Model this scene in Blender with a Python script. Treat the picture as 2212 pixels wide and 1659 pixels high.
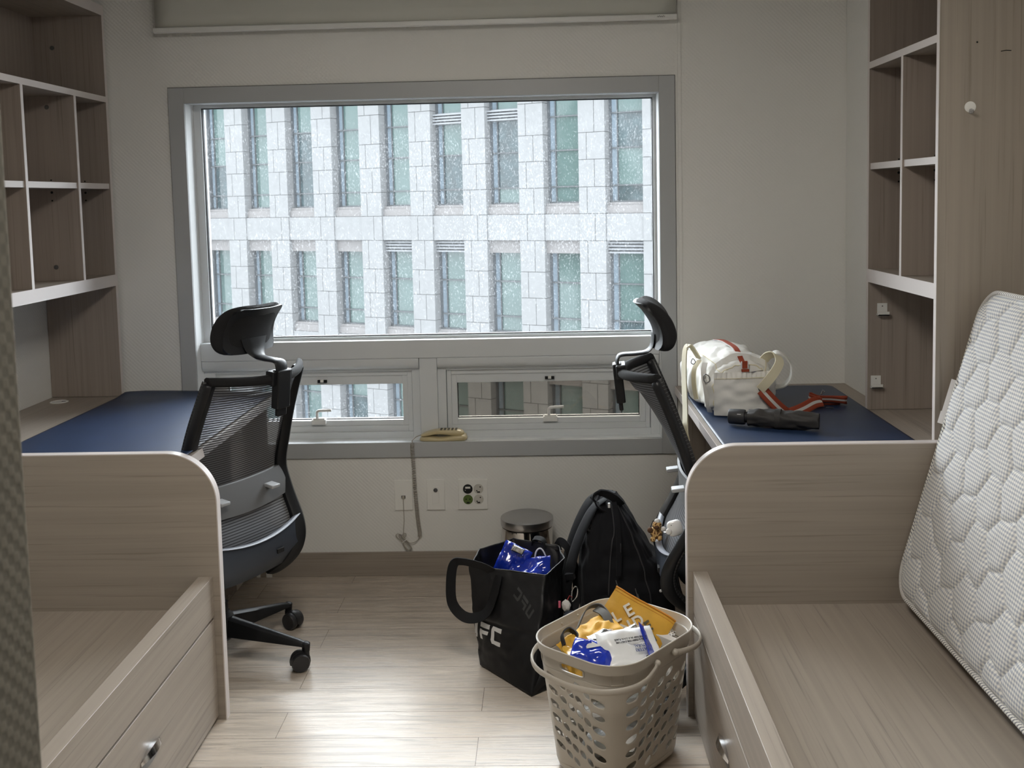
import bpy, bmesh, math, random
from math import sin, cos, pi, radians, sqrt, atan2, hypot
from mathutils import Vector, Matrix, noise
random.seed(7)
S = bpy.context.scene
COL = S.collection
for o in list(bpy.data.objects): bpy.data.objects.remove(o)

# ---------------------------------------------------------------- camera
F_PX, W_PX, H_PX = 2200.0, 2212.0, 1659.0
YAW, PITCH, ROLL = 0.0307951, 0.0837077, -0.0220663
def cam_axes():
    Rz = Matrix(((cos(YAW), sin(YAW), 0), (-sin(YAW), cos(YAW), 0), (0, 0, 1)))
    Rx = Matrix(((1, 0, 0), (0, cos(PITCH), -sin(PITCH)), (0, sin(PITCH), cos(PITCH))))
    Ry = Matrix(((cos(ROLL), 0, sin(ROLL)), (0, 1, 0), (-sin(ROLL), 0, cos(ROLL))))
    return Ry @ Rx @ Rz
_R = cam_axes()
cd = bpy.data.cameras.new('camera'); cam = bpy.data.objects.new('camera', cd); COL.objects.link(cam)
right, fwd, up = _R[0], _R[1], _R[2]
cm = Matrix(((right[0], up[0], -fwd[0]), (right[1], up[1], -fwd[1]), (right[2], up[2], -fwd[2]))).to_4x4()
cm.translation = Vector((0, 0, 1.52)); cam.matrix_world = cm
cd.sensor_width = 36; cd.lens = F_PX / W_PX * 36
cd.shift_x = (W_PX / 2 - 1107.7) / W_PX
cd.shift_y = (611.06 - H_PX / 2) / W_PX
cd.clip_start = 0.05; cd.clip_end = 300
cd.dof.use_dof = True; cd.dof.focus_distance = 3.2; cd.dof.aperture_fstop = 14
S.camera = cam

# ---------------------------------------------------------------- light
S.view_settings.view_transform = 'Standard'; S.view_settings.look = 'None'
S.view_settings.gamma = 1; S.view_settings.use_curve_mapping = False
S.view_settings.exposure = 0.32
world = bpy.data.worlds.new('overcast_sky'); S.world = world; world.use_nodes = True
bg = world.node_tree.nodes['Background']
bg.inputs[0].default_value = (0.86, 0.94, 1.0, 1); bg.inputs[1].default_value = 4.2
sun = bpy.data.lights.new('sun', 'SUN'); sun.energy = 22.0; sun.angle = radians(110); sun.color = (0.90, 0.96, 1.0)
so = bpy.data.objects.new('sun', sun); COL.objects.link(so)
so.rotation_euler = Vector((-0.10, 1.0, 1.35)).to_track_quat('Z', 'Y').to_euler()   # light arriving over the opposite roof
pt = bpy.data.lights.new('window_portal', 'AREA'); pt.shape = 'RECTANGLE'; pt.size = 1.9; pt.size_y = 1.4
pt.cycles.is_portal = True
po = bpy.data.objects.new('window_portal', pt); COL.objects.link(po)
po.location = (-0.47, 4.25, 1.23); po.rotation_euler = (radians(-90), 0, 0)
c = S.cycles
c.use_denoising = True; c.max_bounces = 8; c.diffuse_bounces = 5; c.glossy_bounces = 4; c.transparent_max_bounces = 16
c.transmission_bounces = 4; c.sample_clamp_indirect = 6; c.caustics_reflective = False; c.caustics_refractive = False

# ---------------------------------------------------------------- helpers
def tag(o, label=None, cat=None, group=None, kind=None):
    if label: o['label'] = label
    if cat: o['category'] = cat
    if group: o['group'] = group
    if kind: o['kind'] = kind
    return o
WM = {}
def wm(o): return WM.get(o.name, Matrix.Identity(4))
def place(o, loc=(0, 0, 0), rz=0.0, parent=None, rot=None):
    o.location = loc; o.rotation_euler = rot if rot is not None else (0, 0, rz)
    m = Matrix.LocRotScale(Vector(loc), o.rotation_euler, None)
    if parent is not None:
        o.parent = parent; m = wm(parent) @ m
    WM[o.name] = m
    return o
PRE = None      # optional map of drawn coordinates to their place in the room
def thing(name, label, cat, loc=(0, 0, 0), rz=0.0, group=None, kind=None, parent=None, rot=None):
    if PRE is not None: loc = PRE @ Vector(loc)
    o = bpy.data.objects.new(name, None); COL.objects.link(o); o.empty_display_size = 0.05
    place(o, loc, rz, parent, rot); tag(o, label, cat, group, kind)
    return o
class MB:
    """collects polygons; build() links them as one mesh object"""
    def __init__(s): s.v = []; s.f = []; s.uv = []; s.mi = []; s.m = 0
    def vert(s, p): s.v.append(Vector(p)); return len(s.v) - 1
    def face(s, ids, uv=None): s.f.append(list(ids)); s.uv.append(uv); s.mi.append(s.m); return s
    def box(s, a, b):
        x0, y0, z0 = [min(a[i], b[i]) for i in range(3)]; x1, y1, z1 = [max(a[i], b[i]) for i in range(3)]
        n = len(s.v)
        for p in ((x0, y0, z0), (x1, y0, z0), (x1, y1, z0), (x0, y1, z0), (x0, y0, z1), (x1, y0, z1), (x1, y1, z1), (x0, y1, z1)): s.v.append(Vector(p))
        for q in ((0, 3, 2, 1), (4, 5, 6, 7), (0, 1, 5, 4), (1, 2, 6, 5), (2, 3, 7, 6), (3, 0, 4, 7)): s.face([n + i for i in q])
        return s
    def grid(s, fn, nu, nv, cu=False, cv=False, uv=True, flip=False):
        n = len(s.v)
        for j in range(nv + (0 if cv else 1)):
            for i in range(nu + (0 if cu else 1)):
                s.v.append(Vector(fn(i / nu, j / nv)))
        w = nu + (0 if cu else 1); h = nv + (0 if cv else 1)
        for j in range(nv):
            for i in range(nu):
                a = n + j * w + i; b = n + j * w + (i + 1) % w; c_ = n + ((j + 1) % h) * w + (i + 1) % w; d = n + ((j + 1) % h) * w + i
                q = [a, b, c_, d]; t = [(i / nu, j / nv), ((i + 1) / nu, j / nv), ((i + 1) / nu, (j + 1) / nv), (i / nu, (j + 1) / nv)]
                if flip: q.reverse(); t.reverse()
                s.face(q, t if uv else None)
        return s
    def loft(s, rings, cap=True, closed=True, loop=False):
        k = len(rings[0]); n = len(s.v)
        for r in rings:
            for p in r: s.v.append(Vector(p))
        m = len(rings)
        for j in range(m if loop else m - 1):
            for i in range(k if closed else k - 1):
                a = n + j * k + i; b = n + j * k + (i + 1) % k; c_ = n + ((j + 1) % m) * k + (i + 1) % k; d = n + ((j + 1) % m) * k + i
                s.face([a, b, c_, d], [(i / k, j / max(1, m - 1)), ((i + 1) / k, j / max(1, m - 1)), ((i + 1) / k, (j + 1) / max(1, m - 1)), (i / k, (j + 1) / max(1, m - 1))])
        if cap and closed and not loop:
            s.face([n + i for i in range(k)][::-1]); s.face([n + (m - 1) * k + i for i in range(k)])
        return s
    def tube(s, pts, r, k=8, cap=True, loop=False, ry=None, up=None):
        """round (or r x ry flat) section swept along pts; r may be a list"""
        pts = [Vector(p) for p in pts]; n = len(pts)
        rings = []; prev = None
        for i, p in enumerate(pts):
            a = pts[i - 1] if (i > 0 or loop) else p; b = pts[(i + 1) % n] if (i < n - 1 or loop) else p
            t = (b - a).normalized()
            if up is not None:
                u = Vector(up(i / (n - 1)) if callable(up) else up); u = (u - t * u.dot(t)).normalized()
            elif prev is None:
                u = t.orthogonal().normalized()
            else:
                u = (prev - t * prev.dot(t)); u = u.normalized() if u.length > 1e-6 else t.orthogonal().normalized()
            prev = u; w = t.cross(u)
            r1 = r[i] if isinstance(r, (list, tuple)) else r
            r2 = r1 if ry is None else (ry[i] if isinstance(ry, (list, tuple)) else ry)
            rings.append([p + u * (cos(2 * pi * q / k) * r1) + w * (sin(2 * pi * q / k) * r2) for q in range(k)])
        return s.loft(rings, cap, True, loop)
    def ribbon(s, pts, width, up, th=0.0015):
        """flat strap: width lies along 'up' (vector or function of 0..1)"""
        pts = [Vector(p) for p in pts]; n = len(pts); rings = []
        for i, p in enumerate(pts):
            t = (pts[min(i + 1, n - 1)] - pts[max(i - 1, 0)]).normalized()
            u = Vector(up(i / (n - 1)) if callable(up) else up); u = (u - t * u.dot(t)).normalized(); w = t.cross(u)
            rings.append([p + u * width / 2 + w * th, p - u * width / 2 + w * th, p - u * width / 2 - w * th, p + u * width / 2 - w * th])
        return s.loft(rings)
    def lathe(s, prof, center=(0, 0, 0), k=48, axis='Z', cap=True):
        rings = []
        for r, h in prof:
            ring = []
            for i in range(k):
                a = 2 * pi * i / k; q = (r * cos(a), r * sin(a), h)
                if axis == 'Y': q = (q[0], h, q[1])
                if axis == 'X': q = (h, q[0], q[1])
                ring.append(Vector(center) + Vector(q))
            rings.append(ring)
        return s.loft(rings, cap)
    def prism(s, poly, ext, fn):
        """poly: 2-D outline, ext: (a, b) along the third axis, fn(x, y, e) -> point"""
        s.loft([[fn(x, y, ext[0]) for x, y in poly], [fn(x, y, ext[1]) for x, y in poly]], True)
        return s
    def sphere(s, c_, r, k=16, m=10, jit=0):
        rx, ry_, rz = (r, r, r) if not isinstance(r, (tuple, list)) else r
        rings = []
        for j in range(m + 1):
            t = pi * (j / m) ; t = min(max(t, 0.02), pi - 0.02)
            ring = []
            for i in range(k):
                a = 2 * pi * i / k; d = Vector((sin(t) * cos(a), sin(t) * sin(a), -cos(t)))
                q = 1 + (jit * noise.noise(d * 3 + Vector(c_) * 9) if jit else 0)
                ring.append(Vector(c_) + Vector((d.x * rx, d.y * ry_, d.z * rz)) * q)
            rings.append(ring)
        return s.loft(rings, True)
    def xform(s, m, start=0):
        for i in range(start, len(s.v)): s.v[i] = m @ s.v[i]
        return s
    def build(s, name, mat, parent=None, world=False, angle=35, bevel=0, flat=False, sub=0, solid=0, recalc=True, origin=None, merge=0):
        me = bpy.data.meshes.new(name)
        vs = s.v
        if world and parent is not None:
            inv = wm(parent).inverted(); vs = [inv @ (PRE @ v if PRE is not None else v) for v in vs]
        off = Vector((0, 0, 0))
        if origin is not None:
            off = Vector(origin); vs = [v - off for v in vs]
        me.from_pydata([tuple(v) for v in vs], [], s.f); me.update()
        if any(u is not None for u in s.uv):
            l = me.uv_layers.new(name='UVMap'); k = 0
            for fi, f in enumerate(s.f):
                u = s.uv[fi]
                for q in range(len(f)):
                    if u is not None: l.data[k].uv = u[q]
                    k += 1
        mats = mat if isinstance(mat, (list, tuple)) else [mat]
        for m_ in mats: me.materials.append(m_)
        if len(mats) > 1:
            for p_, i in zip(me.polygons, s.mi): p_.material_index = i
        if recalc or merge:
            b = bmesh.new(); b.from_mesh(me)
            if merge: bmesh.ops.remove_doubles(b, verts=b.verts, dist=merge)
            bmesh.ops.recalc_face_normals(b, faces=b.faces); b.to_mesh(me); b.free()
        if not flat:
            me.shade_smooth()
            if angle < 180: me.set_sharp_from_angle(angle=radians(angle))
        o = bpy.data.objects.new(name, me); COL.objects.link(o)
        place(o, off, 0, parent)
        if bevel:
            md = o.modifiers.new('bevel', 'BEVEL'); md.width = bevel; md.segments = 2; md.limit_method = 'ANGLE'; md.angle_limit = radians(40); md.harden_normals = False
        if solid:
            md = o.modifiers.new('solid', 'SOLIDIFY'); md.thickness = solid; md.offset = 0
        if sub:
            md = o.modifiers.new('sub', 'SUBSURF'); md.levels = sub; md.render_levels = sub
        return o
def smooth_path(pts, n=8, closed=False):
    """Catmull-Rom through pts"""
    P = [Vector(p) for p in pts]; out = []; m = len(P)
    for i in range(m if closed else m - 1):
        p0 = P[(i - 1) % m] if closed or i > 0 else P[0]; p1 = P[i]; p2 = P[(i + 1) % m]; p3 = P[(i + 2) % m] if closed or i + 2 < m else P[-1]
        for k in range(n):
            t = k / n
            out.append(0.5 * ((2 * p1) + (p2 - p0) * t + (2 * p0 - 5 * p1 + 4 * p2 - p3) * t * t + (3 * p1 - p0 - 3 * p2 + p3) * t ** 3))
    if not closed: out.append(P[-1])
    return out
def lerp_tab(tab, x):
    """tab: sorted [(x, y...)]; smooth interpolation"""
    if x <= tab[0][0]: return tab[0][1]
    if x >= tab[-1][0]: return tab[-1][1]
    for i in range(len(tab) - 1):
        if tab[i][0] <= x <= tab[i + 1][0]:
            x0, y0 = tab[i]; x1, y1 = tab[i + 1]
            m0 = (y1 - tab[i - 1][1]) / (x1 - tab[i - 1][0]) if i > 0 else (y1 - y0) / (x1 - x0)
            m1 = (tab[i + 2][1] - y0) / (tab[i + 2][0] - x0) if i + 2 < len(tab) else (y1 - y0) / (x1 - x0)
            h = x1 - x0; t = (x - x0) / h
            return (2 * t ** 3 - 3 * t * t + 1) * y0 + (t ** 3 - 2 * t * t + t) * h * m0 + (-2 * t ** 3 + 3 * t * t) * y1 + (t ** 3 - t * t) * h * m1
def dup(o, parent=None):
    """a thing with copies of its parts and their sub-parts"""
    c_ = o.copy(); COL.objects.link(c_); c_.parent = parent
    for ch in list(o.children): dup(ch, c_)
    return c_
def text_mesh(body, size, name, mat, parent, m, extrude=0.0004, bold=0.0, shear=0.0, align='CENTER', sx=1.0):
    cu = bpy.data.curves.new('t', 'FONT'); cu.body = body; cu.size = size; cu.extrude = extrude; cu.offset = bold; cu.shear = shear
    cu.align_x = align; cu.align_y = 'CENTER'; cu.resolution_u = 3
    to = bpy.data.objects.new('t', cu); COL.objects.link(to)
    dg = bpy.context.evaluated_depsgraph_get(); dg.update()
    me = bpy.data.meshes.new_from_object(to.evaluated_get(dg))
    bpy.data.objects.remove(to); bpy.data.curves.remove(cu)
    me.transform(m @ Matrix.Diagonal((sx, 1, 1, 1))); me.name = name
    me.materials.clear(); me.materials.append(mat)
    o = bpy.data.objects.new(name, me); COL.objects.link(o); place(o, (0, 0, 0), 0, parent)
    return o
def basis(o, x, y, z=None):
    x = Vector(x).normalized(); y = Vector(y); y = (y - x * y.dot(x)).normalized(); z = x.cross(y)
    m = Matrix((x, y, z)).transposed().to_4x4(); m.translation = Vector(o); return m

# ---------------------------------------------------------------- materials
M = {}
def new_mat(name):
    m = bpy.data.materials.new(name); m.use_nodes = True; M[name] = m
    return m, m.node_tree, m.node_tree.nodes['Principled BSDF']
def N(nt, typ, **kw):
    n = nt.nodes.new(typ)
    for k, v in kw.items():
        if k in ('op',): n.operation = v
        elif hasattr(n, k): setattr(n, k, v)
        else: n.inputs[k].default_value = v
    return n
def L(nt, a, b): nt.links.new(a, b)
def plain(name, col, rough=0.5, metal=0.0, spec=0.5, bump=0.0, bscale=200, noise_c=0.0, nscale=8, alpha=1, sheen=0, coat=0, trans=0):
    m, nt, p = new_mat(name)
    p.inputs['Base Color'].default_value = (*col, 1); p.inputs['Roughness'].default_value = rough
    p.inputs['Metallic'].default_value = metal; p.inputs['Specular IOR Level'].default_value = spec
    if sheen: p.inputs['Sheen Weight'].default_value = sheen
    if coat: p.inputs['Coat Weight'].default_value = coat
    if trans: p.inputs['Transmission Weight'].default_value = trans
    if alpha < 1: p.inputs['Alpha'].default_value = alpha
    tc = N(nt, 'ShaderNodeTexCoord')
    if bump:
        t = N(nt, 'ShaderNodeTexNoise'); t.inputs['Scale'].default_value = bscale; t.inputs['Detail'].default_value = 3
        L(nt, tc.outputs['Object'], t.inputs['Vector'])
        b = N(nt, 'ShaderNodeBump'); b.inputs['Strength'].default_value = bump; b.inputs['Distance'].default_value = 0.002
        L(nt, t.outputs[0], b.inputs['Height']); L(nt, b.outputs[0], p.inputs['Normal'])
    if noise_c:
        t = N(nt, 'ShaderNodeTexNoise'); t.inputs['Scale'].default_value = nscale; t.inputs['Detail'].default_value = 4
        L(nt, tc.outputs['Object'], t.inputs['Vector'])
        r = N(nt, 'ShaderNodeMapRange'); r.inputs[1].default_value = 0.3; r.inputs[2].default_value = 0.7; r.inputs[3].default_value = 1 - noise_c; r.inputs[4].default_value = 1 + noise_c
        L(nt, t.outputs[0], r.inputs[0])
        x = N(nt, 'ShaderNodeVectorMath', op='SCALE'); x.inputs[0].default_value = col; L(nt, r.outputs[0], x.inputs['Scale'])
        L(nt, x.outputs[0], p.inputs['Base Color'])
    return m
def wood(name, col, axis, rough=0.45, streak=0.25, spec=0.4):
    """laminate with fine straight grain along one axis"""
    m, nt, p = new_mat(name)
    tc = N(nt, 'ShaderNodeTexCoord')
    outs = []
    for sc_, det in ((1.0, 3), (0.35, 2)):
        mp = N(nt, 'ShaderNodeMapping'); s_ = [150 * sc_, 150 * sc_, 150 * sc_]; s_['XYZ'.index(axis)] = 2.2 * sc_
        mp.inputs['Scale'].default_value = s_; L(nt, tc.outputs['Object'], mp.inputs[0])
        t = N(nt, 'ShaderNodeTexNoise'); t.inputs['Scale'].default_value = 1; t.inputs['Detail'].default_value = det; L(nt, mp.outputs[0], t.inputs[0])
        outs.append(t.outputs[0])
    r1 = N(nt, 'ShaderNodeMapRange'); r1.inputs[1].default_value = 0.28; r1.inputs[2].default_value = 0.42; r1.inputs[3].default_value = 1 - streak; r1.inputs[4].default_value = 1
    L(nt, outs[0], r1.inputs[0])
    r2 = N(nt, 'ShaderNodeMapRange'); r2.inputs[1].default_value = 0.35; r2.inputs[2].default_value = 0.65; r2.inputs[3].default_value = 0.93; r2.inputs[4].default_value = 1.06
    L(nt, outs[1], r2.inputs[0])
    mu = N(nt, 'ShaderNodeMath', op='MULTIPLY'); L(nt, r1.outputs[0], mu.inputs[0]); L(nt, r2.outputs[0], mu.inputs[1])
    x = N(nt, 'ShaderNodeVectorMath', op='SCALE'); x.inputs[0].default_value = col; L(nt, mu.outputs[0], x.inputs['Scale'])
    L(nt, x.outputs[0], p.inputs['Base Color'])
    p.inputs['Roughness'].default_value = rough; p.inputs['Specular IOR Level'].default_value = spec
    b = N(nt, 'ShaderNodeBump'); b.inputs['Strength'].default_value = 0.15; b.inputs['Distance'].default_value = 0.0006
    L(nt, outs[0], b.inputs['Height']); L(nt, b.outputs[0], p.inputs['Normal'])
    return m
WOODC = (0.34, 0.295, 0.25)
for ax in 'XYZ': wood('wood_' + ax.lower(), WOODC, ax)
wood('wood_dark_z', (0.33, 0.28, 0.245), 'Z')
plain('wood_edge', (0.66, 0.61, 0.59), 0.4, bump=0.05)
plain('desk_mat', (0.016, 0.034, 0.085), 0.42, bump=0.25, bscale=700, noise_c=0.12, nscale=10)
def wallpaper(name, col, k=390.0, dist=0.0011, strength=0.65, tint=0.0):
    m, nt, p = new_mat(name)
    tc = N(nt, 'ShaderNodeTexCoord'); sp = N(nt, 'ShaderNodeSeparateXYZ'); L(nt, tc.outputs['Object'], sp.inputs[0])
    a = N(nt, 'ShaderNodeMath', op='ADD'); L(nt, sp.outputs[0], a.inputs[0]); L(nt, sp.outputs[1], a.inputs[1])
    def s_(src, kk):
        q = N(nt, 'ShaderNodeMath', op='MULTIPLY'); L(nt, src, q.inputs[0]); q.inputs[1].default_value = kk
        w = N(nt, 'ShaderNodeMath', op='SINE'); L(nt, q.outputs[0], w.inputs[0]); return w.outputs[0]
    # diamond-set embossed dots with worn patches
    d1 = N(nt, 'ShaderNodeMath', op='ADD'); L(nt, a.outputs[0], d1.inputs[0]); L(nt, sp.outputs[2], d1.inputs[1])
    d2 = N(nt, 'ShaderNodeMath', op='SUBTRACT'); L(nt, a.outputs[0], d2.inputs[0]); L(nt, sp.outputs[2], d2.inputs[1])
    mu = N(nt, 'ShaderNodeMath', op='MULTIPLY'); L(nt, s_(a.outputs[0], k), mu.inputs[0]); L(nt, s_(sp.outputs[2], k), mu.inputs[1])
    cl = N(nt, 'ShaderNodeMapRange'); cl.inputs[1].default_value = -0.45; cl.inputs[2].default_value = 0.45; L(nt, mu.outputs[0], cl.inputs[0])
    t = N(nt, 'ShaderNodeTexNoise'); t.inputs['Scale'].default_value = 2.2; L(nt, tc.outputs['Object'], t.inputs[0])
    r = N(nt, 'ShaderNodeMapRange'); r.inputs[1].default_value = 0.4; r.inputs[2].default_value = 0.62; r.inputs[3].default_value = 0.35; L(nt, t.outputs[0], r.inputs[0])
    st = N(nt, 'ShaderNodeMath', op='MULTIPLY'); st.inputs[1].default_value = strength; L(nt, r.outputs[0], st.inputs[0])
    b = N(nt, 'ShaderNodeBump'); b.inputs['Distance'].default_value = dist; L(nt, cl.outputs[0], b.inputs['Height']); L(nt, st.outputs[0], b.inputs['Strength'])
    L(nt, b.outputs[0], p.inputs['Normal'])
    mc = N(nt, 'ShaderNodeMapRange'); mc.inputs[3].default_value = 1 - tint; mc.inputs[4].default_value = 1.0; L(nt, cl.outputs[0], mc.inputs[0])  # tint darkens the emboss gaps in colour, as shade between raised blocks
    x = N(nt, 'ShaderNodeVectorMath', op='SCALE'); x.inputs[0].default_value = col; L(nt, mc.outputs[0], x.inputs['Scale']); L(nt, x.outputs[0], p.inputs['Base Color'])
    p.inputs['Roughness'].default_value = 0.75; p.inputs['Specular IOR Level'].default_value = 0.25
    return m
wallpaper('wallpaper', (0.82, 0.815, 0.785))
wallpaper('wallpaper_near', (0.24, 0.225, 0.19), k=360, strength=0.6, dist=0.0010, tint=0.22)  # same wallpaper, the entry wall's backlit shade put into its colour
plain('ceiling_paint', (0.50, 0.49, 0.46), 0.9)
plain('window_frame', (0.68, 0.705, 0.72), 0.38, bump=0.03)
plain('reveal_paint', (0.84, 0.86, 0.87), 0.35)  # frame paint lightened in colour to carry daylight on the reveal
plain('casing_paint', (0.45, 0.465, 0.475), 0.4, bump=0.03)  # frame paint darkened in colour to carry the casing's shade
plain('white_plastic', (0.78, 0.78, 0.76), 0.35)
plain('ivory_plastic', (0.86, 0.855, 0.82), 0.35)
plain('blind_fabric', (0.60, 0.60, 0.55), 0.85, bump=0.1, bscale=900)
plain('black_rubber', (0.012, 0.012, 0.013), 0.6)
plain('black_plastic', (0.008, 0.0085, 0.010), 0.42, spec=0.35)
plain('chair_grey_blue', (0.045, 0.055, 0.075), 0.45)
plain('black_fabric', (0.009, 0.009, 0.010), 0.85, spec=0.3, bump=0.4, bscale=900, sheen=0.04)
plain('backpack_fabric', (0.005, 0.0055, 0.008), 0.75, spec=0.25, bump=0.5, bscale=1200, sheen=0.04)
plain('lumbar_grey', (0.125, 0.127, 0.13), 0.5)
plain('chrome', (0.75, 0.75, 0.76), 0.12, 1.0)
plain('brushed_steel', (0.50, 0.50, 0.51), 0.28, 1.0, bump=0.02)
plain('steel_polished', (0.62, 0.60, 0.58), 0.07, 1.0)
plain('dark_hole', (0.01, 0.01, 0.01), 0.9)
plain('grey_metal', (0.16, 0.16, 0.16), 0.4, 0.6)
plain('beige_plastic', (0.56, 0.47, 0.27), 0.28, coat=0.2)
plain('grey_cord', (0.42, 0.39, 0.34), 0.5)
plain('phone_print', (0.10, 0.09, 0.07), 0.6)
plain('green_socket', (0.10, 0.16, 0.03), 0.4)
plain('socket_face', (0.60, 0.58, 0.53), 0.4)
plain('basket_plastic', (0.46, 0.425, 0.37), 0.38)
plain('yellow_fabric', (0.72, 0.40, 0.045), 0.6, bump=0.5, bscale=60, noise_c=0.10, nscale=14)
plain('yellow_film', (0.62, 0.36, 0.05), 0.25, bump=0.8, bscale=60)
plain('orange_piping', (0.62, 0.25, 0.02), 0.5)
plain('print_white', (0.80, 0.76, 0.66), 0.6)
plain('print_grey', (0.10, 0.09, 0.05), 0.6)
plain('print_white_bag', (0.62, 0.62, 0.62), 0.5)
plain('print_faint', (0.030, 0.030, 0.032), 0.55)
plain('print_dark', (0.02, 0.02, 0.03), 0.5)
plain('print_blue', (0.06, 0.09, 0.25), 0.5)
plain('blue_film', (0.010, 0.035, 0.42), 0.18, bump=0.5, bscale=45, coat=0.6)
plain('silver_foil', (0.80, 0.80, 0.82), 0.20, 1.0, bump=0.9, bscale=70)
plain('white_film', (0.80, 0.81, 0.82), 0.28, bump=0.25, bscale=30)
plain('white_tray', (0.80, 0.80, 0.80), 0.35)
plain('grey_web', (0.10, 0.095, 0.085), 0.8, bump=0.5, bscale=900)
plain('clear_bottle', (0.62, 0.62, 0.60), 0.25, spec=0.6)
plain('bag_film', (0.006, 0.006, 0.007), 0.42, spec=0.35, bump=0.5, bscale=35)
plain('bag_web', (0.006, 0.006, 0.007), 0.7, spec=0.3, bump=0.3, bscale=900)
plain('canvas_white', (0.80, 0.79, 0.75), 0.75, bump=0.35, bscale=50)
plain('canvas_cream', (0.74, 0.68, 0.50), 0.7, bump=0.2, bscale=300)
plain('red_web', (0.33, 0.055, 0.02), 0.75, bump=0.3, bscale=900)
plain('umbrella_fabric', (0.035, 0.032, 0.030), 0.65, bump=0.5, bscale=70)
plain('umbrella_plastic', (0.03, 0.03, 0.032), 0.55)
plain('label_white', (0.75, 0.75, 0.76), 0.6)
plain('plush_spot', (0.10, 0.045, 0.02), 0.9)
plain('plush_white', (0.72, 0.70, 0.68), 0.9, bump=0.8, bscale=300)
plain('pink_print', (0.65, 0.12, 0.20), 0.6)
plain('charm_red', (0.42, 0.03, 0.03), 0.4)
plain('charm_blue', (0.06, 0.22, 0.38), 0.4)
plain('earbud_case', (0.82, 0.83, 0.84), 0.15, coat=0.5)
plain('stone', (0.168, 0.169, 0.170), 0.8, noise_c=0.06, nscale=6)
plain('stone_sill', (0.150, 0.141, 0.138), 0.8)
plain('joint', (0.08, 0.077, 0.075), 0.9)
plain('tinted_pane', (0.060, 0.098, 0.092), 0.06, spec=0.5, noise_c=0.1, nscale=1.2)
plain('open_pane', (0.026, 0.045, 0.050), 0.06, spec=0.5, noise_c=0.35, nscale=5)
plain('pane_frame', (0.055, 0.06, 0.065), 0.4)
plain('louver', (0.19, 0.195, 0.205), 0.5)
plain('side_glass', (0.15, 0.19, 0.225), 0.15, spec=0.8)
plain('asphalt', (0.12, 0.12, 0.12), 0.9)
def giraffe():
    m, nt, p = new_mat('giraffe_plush'); tc = N(nt, 'ShaderNodeTexCoord')
    v = N(nt, 'ShaderNodeTexVoronoi'); v.feature = 'DISTANCE_TO_EDGE'; v.inputs['Scale'].default_value = 75; L(nt, tc.outputs['Object'], v.inputs['Vector'])
    r = N(nt, 'ShaderNodeMapRange'); r.inputs[1].default_value = 0.10; r.inputs[2].default_value = 0.18; L(nt, v.outputs[0], r.inputs[0])
    mx = N(nt, 'ShaderNodeMix', data_type='RGBA'); mx.inputs[6].default_value = (0.62, 0.40, 0.16, 1); mx.inputs[7].default_value = (0.16, 0.07, 0.025, 1)
    L(nt, r.outputs[0], mx.inputs[0]); L(nt, mx.outputs[2], p.inputs['Base Color']); p.inputs['Roughness'].default_value = 0.9
giraffe()
def stripes_mesh():
    """chair mesh: dark threads with open gaps between them"""
    m, nt, p = new_mat('chair_mesh')
    uv = N(nt, 'ShaderNodeUVMap'); sp = N(nt, 'ShaderNodeSeparateXYZ'); L(nt, uv.outputs[0], sp.inputs[0])
    q = N(nt, 'ShaderNodeMath', op='MULTIPLY'); q.inputs[1].default_value = 88; L(nt, sp.outputs[1], q.inputs[0])
    fr = N(nt, 'ShaderNodeMath', op='FRACT'); L(nt, q.outputs[0], fr.inputs[0])
    g = N(nt, 'ShaderNodeMath', op='GREATER_THAN'); g.inputs[1].default_value = 0.38; L(nt, fr.outputs[0], g.inputs[0])
    tr = N(nt, 'ShaderNodeBsdfTransparent')
    fab = N(nt, 'ShaderNodeBsdfPrincipled'); fab.inputs['Base Color'].default_value = (0.13, 0.135, 0.15, 1); fab.inputs['Roughness'].default_value = 0.5
    p.inputs['Base Color'].default_value = (0.010, 0.010, 0.012, 1); p.inputs['Roughness'].default_value = 0.7
    m1 = N(nt, 'ShaderNodeMixShader'); m1.inputs[0].default_value = 0.30; L(nt, fab.outputs[0], m1.inputs[1]); L(nt, tr.outputs[0], m1.inputs[2])
    m2 = N(nt, 'ShaderNodeMixShader'); L(nt, g.outputs[0], m2.inputs[0]); L(nt, p.outputs[0], m2.inputs[1]); L(nt, m1.outputs[0], m2.inputs[2])
    L(nt, m2.outputs[0], nt.nodes['Material Output'].inputs[0])
stripes_mesh()
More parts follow.
